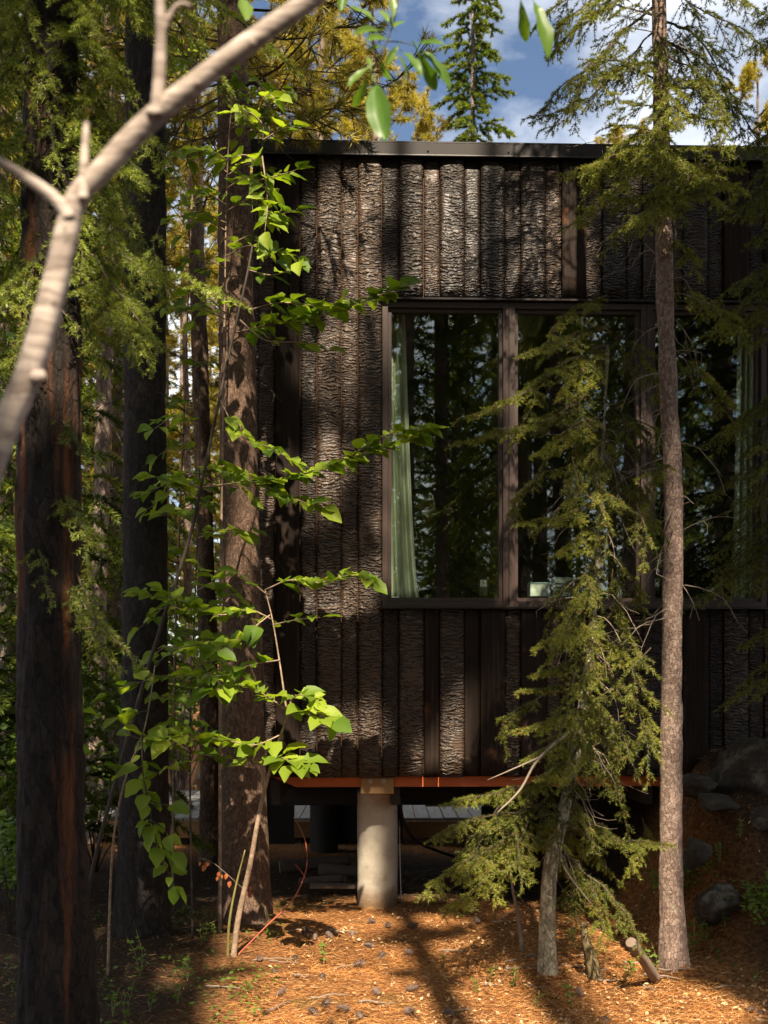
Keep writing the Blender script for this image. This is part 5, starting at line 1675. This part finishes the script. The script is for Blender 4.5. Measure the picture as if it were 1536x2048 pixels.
# ------------------------------------------------------------------ trees behind the viewpoint: they shade the wall and show in the panes
def shade_tree(x, y, H, R, base, seed, nb, label='spruce standing opposite the cabin, mirrored in the window panes', group='spruces mirrored in the window panes'):
    r_ = np.random.default_rng(seed)
    z0 = float(gh(x, y))
    A = resample(np.array([(x, y, z0 - .15), (x + r_.normal() * .1, y, z0 + H * .5), (x + r_.normal() * .15, y + r_.normal() * .1, z0 + H)]), 14)
    root = thing('spruce_tree', (x, y, z0), label, 'tree', group)
    og = np.array(root.location)
    V, f = tube(A, np.linspace(.13, .015, 14), 16); mk('trunk', V, f, M['bark_far'], root, og, smooth=True)
    bs = []
    for k in range(nb):
        z = base + (H - base) * (k + r_.random()) / nb
        tz = (z - base) / (H - base)
        L = R * ((1 - tz) ** .6 * .9 + .12) * r_.uniform(.6, 1.15)
        az = k * 2.4 + r_.normal() * .5
        d = np.array([math.cos(az), math.sin(az), 0]); s = at_axis(A, z + z0)
        bs.append(bough([s, s + d * L * .5, s + d * L - UP * L * .4], min(.55, L * .45), .6, r_, step=.13, sub=False, start=.1))
    lo = [q for q in bs if q[0][0, 2] < 8.5]; hi = [q for q in bs if q[0][0, 2] >= 8.5]
    w1, n1 = crown_from(lo, 110, .075, .022, r_, rmin=.0019, keep=keep_shade, tshift=r_.normal(size=len(lo)) * .15)
    w2, n2 = crown_from(hi, 95, .13, .075, r_, rmin=.0019, keep=keep_shade, tshift=r_.normal(size=len(hi)) * .15)
    V, f = merge([w1, w2]); mk('branch_wood', V, f, M['spruce_twig'], root, og)
    V, f = merge([(n1[0], n1[1]), (n2[0], n2[1])])
    mk('crown', V, f, M['bg_needle'], root, og, tint=np.concatenate([n1[2], n2[2]]))
for i, (x, y, H, R, bs, nb) in enumerate([(.95, -2.2, 24, 1.7, 4.2, 150), (-1.2, -3.2, 25, 1.9, 3.8, 150), (2.8, -2.8, 24, 1.9, 4.0, 150), (-3.1, -2.2, 23, 1.9, 4.4, 140), (4.8, -3.4, 24, 1.9, 3.5, 120),
                                          (-.2, -5.6, 26, 2.0, 2.6, 150), (1.9, -6.0, 26, 2.0, 2.8, 150), (-2.5, -6.2, 26, 2.0, 2.2, 140), (-5.4, -4.2, 17, 1.9, 3.0, 100), (3.9, -6.4, 25, 2.0, 2.6, 130), (0.0, -4.2, 25, 1.8, 6.5, 130), (1.8, -4.4, 25, 1.8, 6.8, 130), (-2.2, -4.5, 25, 1.8, 7, 120), (3.5, -4.8, 25, 1.8, 7, 120)]):
    shade_tree(x, y, H, R, bs, 200 + i, nb)
for i, (x, y, H, R, bs, nb) in enumerate([(-3.4, 1.2, 17, 2.4, 4.6, 90), (-4.4, 4.2, 17, 2.4, 5.5, 90), (-4.6, 7.0, 16, 2.2, 6.5, 80)]):
    shade_tree(x, y, H, R, bs, 230 + i, nb, 'added unseen spruce past the left edge, placed to shade the near trunks', 'added unseen spruces past the left edge')  # out-of-view trees added to block sky light from the left
for i, (x, y, H, R, bs, nb) in enumerate([(3.5, 1.0, 17, 2.4, 4.2, 100), (3.7, 4.0, 16, 2.3, 4.6, 100), (4.6, 6.4, 15, 2.2, 2.0, 100)]):
    shade_tree(x, y, H, R, bs, 240 + i, nb, 'added unseen spruce past the right edge, placed to shade the rocky bank', 'added unseen spruces past the right edge')  # likewise added out of view, to keep the bank dark
G3 = 'distant conifers mirrored in the window panes'
for pr, x, y_, s_ in [(SP[0], -1.5, -11, 1.0), (PN[1], .8, -10, 1.0), (SP[2], 3.0, -12, 1.0), (PN[0], 5.5, -10, 1.0), (SP[1], 2.2, -16, 1.2), (PN[2], -3.4, -12, 1.1), (SP[0], 5.0, -16, 1.1), (PN[1], 0, -18, 1.1), (SP[1], -.6, -14, 1.0), (SP[1], 4.0, -9.5, .9), (SP[0], 7.5, -13, 1.0), (SP[1], 7, -9, 1.0), (SP[2], -5, -17, 1.0), (SP[1], 1.4, -22, 1.7), (SP[1], 4.5, -24, 1.8), (SP[1], 8, -22, 1.7), (SP[1], -3, -24, 1.7),
                      (SP[1], -.8, -8.6, 1.3), (SP[1], 2.6, -9.2, 1.3), (SP[0], 1.0, -13.5, 1.3), (SP[1], 5.6, -7.6, 1.3), (SP[1], -3.2, -9, 1.3), (SP[2], -6.5, -9, 1.2), (SP[2], 9, -6, 1.2), (SP[0], 8.5, -9.5, 1.3), (SP[1], 3.4, -19, 2.0), (SP[1], .2, -26, 2.4), (SP[1], 6.4, -28, 2.4), (SP[1], 10, -16, 2.0), (SP[0], -8, -6, 1.3), (SP[1], 12, -24, 2.2), (SP[1], -7, -24, 2.2), (SP[1], 1.8, -10.8, 1.4), (SP[1], 3.6, -14.5, 1.6), (SP[1], -1.8, -17, 1.8)]:
    o = plant(pr, 768, 10, s_, rr_.uniform(0, 6.28), 'far conifer standing opposite the cabin, seen only mirrored in the panes', G3)
    o.location = (x, y_, float(gh(x, y_)))

# ------------------------------------------------------------------ bushes in the left undergrowth
def leaf_cloud(n, cen, rad, size, rng):
    c = rng.normal(size=(n, 3)); c = c / (np.linalg.norm(c, axis=1, keepdims=True)) * (rng.random((n, 1)) ** .45)
    c = c * rad + cen
    d = norm(rng.normal(size=(n, 3)) * (1, 1, .5)); nr = norm(rng.normal(size=(n, 3)) * .5 + (0, -.3, .9)); s = norm(np.cross(d, nr))
    L = (size * (.6 + .7 * rng.random(n)))[:, None]
    V = np.stack([c, c + d * L * .45 + s * L * .3, c + d * L, c + d * L * .45 - s * L * .3], 1)
    return V.reshape(-1, 3), np.arange(4 * n).reshape(-1, 4), np.clip(rng.random(n) * .8, 0, .78)
def proto_bush(seed, H, R):
    r_ = np.random.default_rng(seed)
    root = thing('bush', (0, 0, 0), 'bush', 'bush')
    P0, P1, Rr, parts, tn = [], [], [], [], []
    for k in range(11):
        az = r_.uniform(0, 6.28); q = np.array([math.cos(az) * R * r_.random(), math.sin(az) * R * r_.random(), H * r_.uniform(.45, 1)])
        A = resample([(0, 0, -.05), q * (.35, .35, .5), q], 6); P0.append(A[:-1]); P1.append(A[1:]); Rr.append(np.linspace(.009, .003, 5))
        V, Q, t_ = leaf_cloud(85, q, np.array([.3, .3, .22]), .075, r_); parts.append((V, Q)); tn.append(t_)
    mk('stems', *prisms(np.concatenate(P0), np.concatenate(P1), np.concatenate(Rr)), M['twig_dark'], root)
    V, f = merge(parts); mk('foliage', V, f, M['bush_leaf'], root, tint=np.concatenate(tn))
    return root
BU = [proto_bush(121, 1.6, .7), proto_bush(122, 1.0, .6), proto_bush(123, 2.4, .7)]
for pr, a, y_, s_ in [(BU[0], 40, 8.2, 1.0), (BU[1], 190, 9.5, .9), (BU[2], 20, 10, 1.2), (BU[0], 225, 12, 1.2), (BU[2], 350, 12.5, 1.1), (BU[1], 20, 7.0, .7), (BU[0], 360, 15, 1.4), (BU[2], 200, 15.5, 1.5), (BU[0], 90, 13, 1.3), (BU[2], 430, 16.5, 1.5), (BU[0], -40, 9, 1.2), (BU[1], 370, 17.5, 1.6), (BU[2], 30, 17, 1.8)]:
    plant(pr, a, y_, s_, rr_.uniform(0, 6.28), 'leafy bush in the undergrowth of the forest left of the cabin', 'bushes in the left undergrowth')

for pr, x, y_, s_, lb in [(BU[1], 2.15, 6.1, .42, 'low dim bush at the foot of the rocky bank'), (BU[0], 2.55, 6.75, .36, 'dim bush by the big boulder at the right edge'), (BU[1], 1.75, 6.75, .34, 'small dim bush on the bank just behind the tall spruce trunk')]:
    o = plant(pr, 768, 10, s_, rr_.uniform(0, 6.28), lb); o.location = (x, y_, float(gh(x, y_)))
# ------------------------------------------------------------------ rocks on the right bank
def rock(px, py, Y, sx, sy, sz, seed, label):
    c = P(px, py, Y)
    th_ = np.linspace(0.02, math.pi - .02, 40); ph_ = np.linspace(0, 2 * math.pi, 60, endpoint=False)
    D = np.array([(math.sin(t) * math.cos(p), math.sin(t) * math.sin(p), math.cos(t)) for t in th_ for p in ph_])
    q_ = np.random.default_rng(seed)
    nk = norm(q_.normal(size=(15, 3))); dk_ = q_.uniform(.72, 1.05, 15)
    dots = D @ nk.T
    r_ = np.min(np.where(dots > .05, dk_[None] / np.maximum(dots, .05), 9), axis=1)
    r_ = np.minimum(r_, 1.35) + .07 * vnoise(D * 3.7 + seed, seed + 1) + .05 * vnoise(D * 9, seed + 2) + .025 * vnoise(D * 20, seed + 3)
    V = D * r_[:, None] * (sx, sy, sz)
    Q = np.array([(r * 60 + i, r * 60 + (i + 1) % 60, (r + 1) * 60 + (i + 1) % 60, (r + 1) * 60 + i) for r in range(39) for i in range(60)])
    o = mk('rock', V, Q[:, ::-1], M['rock'], smooth=True)
    o.location = c - np.array([0, 0, sz * .4]); o.rotation_euler = (0, 0, seed)
    tag(o, label, 'rock')
rock(1500, 1520, 7.0, .26, .22, .17, 1, 'big lichen-spotted boulder against the cabin at the top of the bank')
rock(1395, 1560, 6.95, .12, .1, .07, 2, 'pale rock at the bank edge just right of the tall spruce trunk')
rock(1484, 1560, 6.9, .07, .08, .05, 3, 'small pale stone among needles below the big boulder')
rock(1430, 1600, 6.75, .11, .1, .06, 4, 'flat-topped grey rock halfway down the bank')
rock(1430, 1800, 6.4, .13, .14, .10, 5, 'lichened rock low on the bank beside the spruce trunk')
rock(1390, 1690, 6.5, .07, .08, .09, 6, 'shaded stone tucked behind the spruce trunk')
rock(1530, 1640, 6.7, .12, .12, .08, 7, 'shaded rock at the right edge of the bank')

# ------------------------------------------------------------------ logs, stumps, twigs
def log(name, p0, p1, r, mat, label, cat, endmat=None, sides=20, taper=.9):
    p0, p1 = np.asarray(p0, float), np.asarray(p1, float)
    A = resample([p0, (p0 + p1) / 2 + (0, 0, .004), p1], 14)
    og = (p0 + p1) / 2
    t = thing(name, og, label, cat)
    def dp(a, s, R): return r * .12 * vnoise(np.column_stack([np.cos(a) * 2, np.sin(a) * 2, s * 6]), int(r * 1e4)) + r * .05 * vnoise(np.column_stack([np.cos(a) * 6, np.sin(a) * 6, s * 20]), 2)
    V, f = tube(A, np.linspace(r, r * taper, 14), sides, dp)
    mk('bark', V, f, M[mat], t, og, smooth=True)
    ax = norm(p1 - p0); a = np.linspace(0, 2 * math.pi, 16, endpoint=False)
    u = norm(np.cross(ax, UP)); v = np.cross(ax, u)
    for p, sg, rr2 in ((p0, -1, r * .93), (p1, 1, r * taper * .93)):
        c = p + ax * sg * .003
        Vd = np.vstack([c + (u * np.cos(x) + v * np.sin(x)) * rr2 for x in a] + [c + ax * sg * .003])
        T = np.array([(i, (i + 1) % 16, 16) if sg > 0 else ((i + 1) % 16, i, 16) for i in range(16)])
        mk('cut_end', Vd, T, M[endmat or mat], t, og)
    return t
log('cut_branch_stub', P(1312, 1958, 5.85), P(1262, 1885, 5.6), .028, 'driftwood', 'weathered grey cut branch stub leaning beside the base of the tall spruce', 'stub', 'driftwood', taper=1.0)
log('split_log', P(600, 1765, 8.5), P(688, 1758, 8.35), .032, 'logwood', 'short split log with a pale sawn end lying under the cabin', 'log', 'tanwood')
log('split_log', P(560, 1735, 9.1), P(700, 1722, 9.2), .055, 'logwood', 'thick dark log lying deepest under the cabin', 'log', 'tanwood')
log('split_log', P(640, 1740, 8.7), P(720, 1745, 8.6), .05, 'logwood', 'short dark log under the cabin just behind the concrete pier', 'log', 'tanwood')
bd = thing('board', P(620, 1772, 8.2), 'thin plank lying under the cabin in front of the logs', 'board')
V, f = box(0, .5, -.05, .05, -.012, .012, .002); mk('plank', V, f, M['driftwood'], bd)
# mossy stump leg of the drooping spruce
smp = thing('stump', P(1185, 1945, 6.0) * (1, 1, 0) + (0, 0, gh(*P(1185, 1945, 6.0)[:2])), 'short mossy forked stump right of the pale crooked trunk', 'stump')
og = np.array(smp.location)
V, f = trunk_mesh([P(1190, 1965, 6.0), P(1182, 1920, 5.98), P(1172, 1880, 5.97), P(1168, 1845, 5.97)], [.04, .032, .026, .018], 24, .008, 77, .012, flare=.01); mk('wood', V, f, M['moss'], smp, og, smooth=True)
# small dead sapling
sd = thing('dead_sapling', P(1040, 1880, 6.4), 'thin grey dead sapling stem left of the pale crooked trunk', 'sapling')
og = np.array(sd.location)
V, f = tube(resample([P(1045, 1885, 6.4) - (0, 0, .05), P(1036, 1830, 6.4), P(1026, 1780, 6.35), P(1015, 1700, 6.35)], 14), np.linspace(.012, .005, 14), 8, lambda a, s, R: .001 * vnoise(np.column_stack([np.cos(a), np.sin(a), s * 60]), 3)); mk('stem', V, f, M['dead_twig'], sd, og, smooth=True)
V, f = dead_twigs([P(1026, 1780, 6.35), P(1020, 1740, 6.35), P(1034, 1820, 6.38)], np.random.default_rng(3), .08, .2); mk('side_twigs', V, f, M['dead_twig'], sd, og)
# red osier whip
ow = P(470, 1905, 6.45); ow[2] = gh(ow[0], ow[1])
rw = thing('red_whip', ow, 'thin red leafless whip arching up from the alder base towards the pier', 'shrub')
og = np.array(rw.location)
V, f = tube(resample([ow - (0, 0, .02), P(530, 1855, 6.5), P(585, 1800, 6.55), P(612, 1740, 6.6), P(612, 1690, 6.6), P(602, 1660, 6.6), P(587, 1634, 6.6)], 40), np.linspace(.0055, .0022, 40), 8); mk('stem', V, f, M['red_twig'], rw, og, smooth=True)
V, f = tube(resample([P(611, 1755, 6.6), P(600, 1740, 6.58), P(590, 1728, 6.55)], 8), np.linspace(.003, .0016, 8), 6); mk('side_twig', V, f, M['red_twig'], rw, og, smooth=True)
# rusty dead leaves on a twig
dl = thing('dead_leaf_twig', P(480, 1790, 6.6), 'twig with shrivelled rust-red leaves in front of the brown trunk', 'twig')
og = np.array(dl.location); random.seed(9)
V, f = tube(resample([P(500, 1790, 6.6), P(450, 1745, 6.5), P(425, 1725, 6.5), P(395, 1715, 6.5)], 12), np.linspace(.003, .0015, 12), 6); mk('stem', V, f, M['dead_twig'], dl, og, smooth=True)
RL = []
for m_ in LEAF[:3]:
    c = m_.copy(); c.materials.clear(); c.materials.append(M['rust_leaf']); RL.append(c)
for a, b in ((400, 1722), (412, 1728), (415, 1720), (438, 1742), (445, 1748), (452, 1745), (435, 1752), (462, 1760), (500, 1770), (497, 1780)):
    put_leaf(P(a, b, 6.5), np.array([random.uniform(-.5, .5), -.3, -1]), np.array([random.uniform(-.6, .6), -1, .2]), random.uniform(.022, .042), dl, RL, og=og)
# cable and wire by the pier
cb = mk('cable', *tube(resample([P(800, 1590, 7.95), P(806, 1640, 8.0), P(830, 1680, 8.2), P(870, 1700, 8.6), P(930, 1720, 9.0)], 24), .011, 10), M['rubber'], smooth=True)
tag(cb, 'black cable sagging under the floor just right of the pier', 'cable')
gw = mk('ground_wire', *tube(resample([P(799, 1640, 7.9), P(800, 1720, 7.85), P(803, 1815, 7.8)], 10), .0035, 8), M['steel'], smooth=True)
tag(gw, 'thin straight wire running down beside the concrete pier', 'wire')

# ------------------------------------------------------------------ forest floor: needles, dry leaf chips, cones, twigs, seedlings
rng = np.random.default_rng(61)
def scatter(n, x0, x1, y0, y1, rng):
    x = rng.uniform(x0, x1, n); y = rng.uniform(y0, y1, n)
    return x, y
n = 130000
u = rng.random(n); y = 4.6 + 5.2 * u ** 1.3; x = rng.uniform(-.42, .42, n) * y
pile = vnoise(np.column_stack([x * 2.6, y * 2.6, np.zeros(n)]), 4)
ok = ((rng.random(n) < .55 + .5 * pile) | (x > 1.2)) & ((x > -.62 + .25 * pile) | (rng.random(n) < .10)) & ((x < 1.8) | (y < 5.7) | (rng.random(n) < .15)) & ((y < 8) | (rng.random(n) < .3))
x, y = x[ok], y[ok]; n = len(x)
z = gh(x, y) + rng.random(n) * .016 + .002
az = rng.random(n) * 2 * math.pi
ln_ = rng.uniform(.03, .075, n)
d = np.column_stack([np.cos(az), np.sin(az), rng.normal(size=n) * .16])
sd_ = np.column_stack([-np.sin(az), np.cos(az), rng.normal(size=n) * .4])
b = np.column_stack([x, y, z])
V = np.stack([b - sd_ * .0012, b + sd_ * .0012, b + d * ln_[:, None]], 1).reshape(-1, 3)
o = mk('needle_litter', V, np.arange(3 * n).reshape(-1, 3), M['litter'], tint=np.where(rng.random(n) < .12, .95, rng.random(n) * .78))
tag(o, 'loose rust-brown pine needles strewn over the ground', 'litter', kind='stuff')
n = 15000
y = 4.6 + 3.4 * rng.random(n) ** 1.9; x = rng.uniform(-.36, .42, n) * y
pile = vnoise(np.column_stack([x * 3.1, y * 3.1, np.ones(n)]), 6); ok = (rng.random(n) < .35 + .7 * pile) & (x > -.7 + .2 * pile) & (y < 7.9)
x, y = x[ok], y[ok]; n = len(x)
c = np.column_stack([x, y, gh(x, y) + .006 + rng.random(n) * .014])
d = norm(np.column_stack([rng.normal(size=(n, 2)), rng.normal(size=n) * .35])); nr = norm(np.column_stack([rng.normal(size=(n, 2)) * .45, np.ones(n)])); s = norm(np.cross(d, nr))
L = (rng.uniform(.007, .026, n))[:, None]
V = np.stack([c - d * L * .5, c + s * L * rng.uniform(.2, .45, (n, 1)) + d * L * .1 + UP * .004, c + d * L * .55, c - s * L * rng.uniform(.2, .45, (n, 1))], 1).reshape(-1, 3)
T = np.arange(4 * n).reshape(-1, 4)
o = mk('dry_leaf_litter', V, np.vstack([T[:, [0, 1, 2]], T[:, [0, 2, 3]]]), M['dry_leaf'], tint=np.tile(rng.random(n), 2))
tag(o, 'pale dry leaf scraps scattered over the needles', 'litter', kind='stuff')

# low dark ground cover left of the clearing and on the bank
n = 5200
x = np.concatenate([rng.uniform(-2.3, -.55, n * 2 // 3), rng.uniform(1.75, 3.0, n - n * 2 // 3)]); y = np.concatenate([rng.uniform(4.5, 7.6, n * 2 // 3), rng.uniform(5.7, 7.2, n - n * 2 // 3)])
pile = vnoise(np.column_stack([x * 1.9, y * 1.9, np.full(n, 7.0)]), 12); ok = (rng.random(n) < .25 + .9 * pile) & (x < -.75 + .3 * pile) | (x > 1.7) & (rng.random(n) < .3 + .8 * pile)
x, y = x[ok], y[ok]; n = len(x)
c = np.column_stack([x, y, gh(x, y) + .01 + rng.random(n) * .07])
d = norm(np.column_stack([rng.normal(size=(n, 2)), rng.normal(size=n) * .3 + .1])); nr = norm(np.column_stack([rng.normal(size=(n, 2)) * .4, np.ones(n)])); s = norm(np.cross(d, nr)); L = rng.uniform(.015, .04, n)[:, None]
V = np.stack([c, c + d * L * .5 + s * L * .28, c + d * L, c + d * L * .5 - s * L * .28], 1).reshape(-1, 3)
o = mk('ground_cover', V, np.arange(4 * n).reshape(-1, 4), M['bush_leaf'], tint=rng.random(n) * .5)
tag(o, 'low dark-green ground cover in the shade at the left and on the bank', 'ground cover', kind='stuff')

# pine cones
def cone_mesh():
    V, T = [], []
    core_n = 10
    th_ = np.linspace(0, math.pi, 8); ph_ = np.linspace(0, 2 * math.pi, core_n, endpoint=False)
    for t in th_:
        for p in ph_: V.append((math.sin(t) * math.cos(p) * .42, math.sin(t) * math.sin(p) * .42, math.cos(t) * .75))
    for r in range(7):
        for i in range(core_n):
            a, b_, c_, d_ = r * core_n + i, r * core_n + (i + 1) % core_n, (r + 1) * core_n + (i + 1) % core_n, (r + 1) * core_n + i
            T += [(a, d_, c_), (a, c_, b_)]
    for k in range(70):
        tz = (k + .5) / 70; ang = k * 2.39996; zc = .9 - 1.75 * tz
        rr2 = .55 * math.sqrt(max(0, 1 - (zc / .95) ** 2)) + .05
        o_ = np.array([math.cos(ang), math.sin(ang), 0]); sdv = np.array([-math.sin(ang), math.cos(ang), 0])
        b0 = o_ * rr2 * .8 + UP * zc; tip = o_ * (rr2 + .42) + UP * (zc + .30)
        n0 = len(V)
        V += [tuple(b0 - sdv * .08), tuple(b0 + sdv * .08), tuple(tip + sdv * .13), tuple(tip - sdv * .13), tuple(tip + o_ * .06 - UP * .07)]
        T += [(n0, n0 + 1, n0 + 2), (n0, n0 + 2, n0 + 3), (n0 + 3, n0 + 2, n0 + 4)]
    return np.array(V), np.array(T)
V, T = cone_mesh()
c0 = mk('pine_cone', V * (.020, .020, .031), T, M['cone'])
cones = [(632, 1802), (610, 1803), (745, 1855), (700, 1850), (705, 1876), (735, 1892), (785, 1898), (828, 1862), (660, 1880), (625, 1896), (630, 1882), (765, 1905), (690, 1940), (645, 1962), (715, 1925), (765, 1930), (822, 1988), (755, 1998), (705, 1975), (655, 2020), (625, 2040), (858, 1922), (820, 2035), (900, 2035), (565, 1895), (520, 1925), (548, 1950), (600, 1960), (590, 1920), (560, 2000), (500, 1975), (610, 1870), (775, 1862), (870, 2010), (1500, 2035), (1522, 2042), (958, 1838), (955, 1850), (820, 1905), (640, 1856), (690, 2032), (720, 2045), (580, 2040), (1160, 1990), (1210, 2038), (1000, 2040)]
rc = random.Random(3)
cones = [c_ for i_, c_ in enumerate(cones) if i_ % 3]
for i, (a, b) in enumerate(cones):
    o = c0 if i == 0 else c0.copy()
    if i: COL.objects.link(o)
    Yc = F * CZ / (b - HY); x_ = (a - CX) / F * Yc
    s_ = rc.uniform(.75, 1.15)
    o.location = (x_, Yc, float(gh(x_, Yc)) + .018 * s_)
    o.rotation_euler = (rc.uniform(1.1, 1.9), rc.uniform(-.4, .4), rc.uniform(0, 6.28)); o.scale = (s_,) * 3
    tag(o, 'open weathered pine cone lying on the needle-covered ground', 'pine cone', 'pine cones on the ground')

# fallen twigs
rng = np.random.default_rng(62)
for i in range(34):
    b = rng.uniform(1830, 2046); a = rng.uniform(440, 1480)
    Yc = F * CZ / (b - HY); x_ = (a - CX) / F * Yc; zc = float(gh(x_, Yc))
    az = rng.normal() * .5; L = rng.uniform(.06, .26)
    q = np.array([[t * L * math.cos(az) - L / 2, t * L * math.sin(az) + rng.normal() * .008, .012 + rng.normal() * .004] for t in np.linspace(0, 1, 6)])
    o = mk('fallen_twig', *tube(resample(q, 12), np.linspace(rng.uniform(.004, .009), .002, 12), 7), M['dead_twig'] if i % 3 else M['driftwood'], smooth=True)
    o.location = (x_, Yc, zc); tag(o, 'bare fallen twig lying on the needle-covered ground', 'twig', 'fallen twigs on the ground')

# seedlings
def seedling(seed, H, nl):
    r_ = np.random.default_rng(seed)
    root = thing('seedling', (0, 0, 0), 'seedling', 'seedling')
    P0, P1, Rr, lv, tn = [], [], [], [], []
    for k in range(3 if H > .1 else 2):
        A = resample([(0, 0, -.01), (r_.normal() * .02, r_.normal() * .02, H * .5), (r_.normal() * .04, r_.normal() * .04, H * r_.uniform(.7, 1))], 6)
        P0.append(A[:-1]); P1.append(A[1:]); Rr.append(np.full(5, .0016))
        for j in range(nl):
            t_ = r_.uniform(.25, 1); q = A[int(t_ * 5)]
            az = r_.uniform(0, 6.28); d = norm(np.array([math.cos(az), math.sin(az), r_.uniform(.1, .8)])); nr = norm(np.array([0, -.3, 1.0]) + r_.normal(size=3) * .3); s = norm(np.cross(d, nr)); Lf = r_.uniform(.018, .034)
            lv.append(np.array([q, q + d * Lf * .5 + s * Lf * .26, q + d * Lf, q + d * Lf * .5 - s * Lf * .26])); tn.append(r_.random() * .78)
    mk('stem', *prisms(np.concatenate(P0), np.concatenate(P1), np.concatenate(Rr)), M['olive_twig'], root)
    mk('leaves', np.concatenate(lv), np.arange(4 * len(lv)).reshape(-1, 4), M['seedling'], root, tint=tn)
    return root
SD = [seedling(131, .16, 12), seedling(132, .10, 9), seedling(133, .22, 16)]
for i, (k, a, b, s_) in enumerate([(0, 648, 1925, 1), (1, 980, 1965, 1.1), (0, 1025, 1975, .9), (1, 955, 1985, .8), (0, 1140, 2010, 1.0), (1, 1072, 2010, .9), (0, 1095, 1955, 1), (2, 1310, 1965, .8), (1, 1262, 1960, 1.2), (0, 1250, 1970, .9), (2, 355, 2010, 1), (0, 375, 1970, 1), (1, 225, 2042, 1.4), (2, 250, 2046, .8), (0, 405, 1895, 1), (1, 428, 1885, 1), (1, 1510, 1980, .9), (2, 1395, 1900, 1), (0, 1410, 1850, 1.2), (2, 1450, 1880, 1), (0, 1480, 1720, 1), (1, 1440, 1700, 1.2), (2, 280, 1960, 1.1), (1, 495, 1995, .8), (0, 885, 1935, .7), (2, 1380, 1935, 1), (0, 1500, 1850, 1.1), (1, 300, 2030, 1.2)]):
    o = SD[k] if SD[k] not in used else copy_tree(SD[k]); used.add(SD[k])
    Yc = F * CZ / (b - HY); x_ = (a - CX) / F * Yc
    if a > 1370 and b < 1930:
        Yc = 6.3 if b > 1800 else 6.6; x_ = (a - CX) / F * Yc
    o.location = (x_, Yc, float(gh(x_, Yc))); o.rotation_euler = (0, 0, i * 1.7); o.scale = (s_,) * 3
    set_label(o, 'small green leafy seedling sprouting from the needle-covered ground', 'seedlings on the ground')
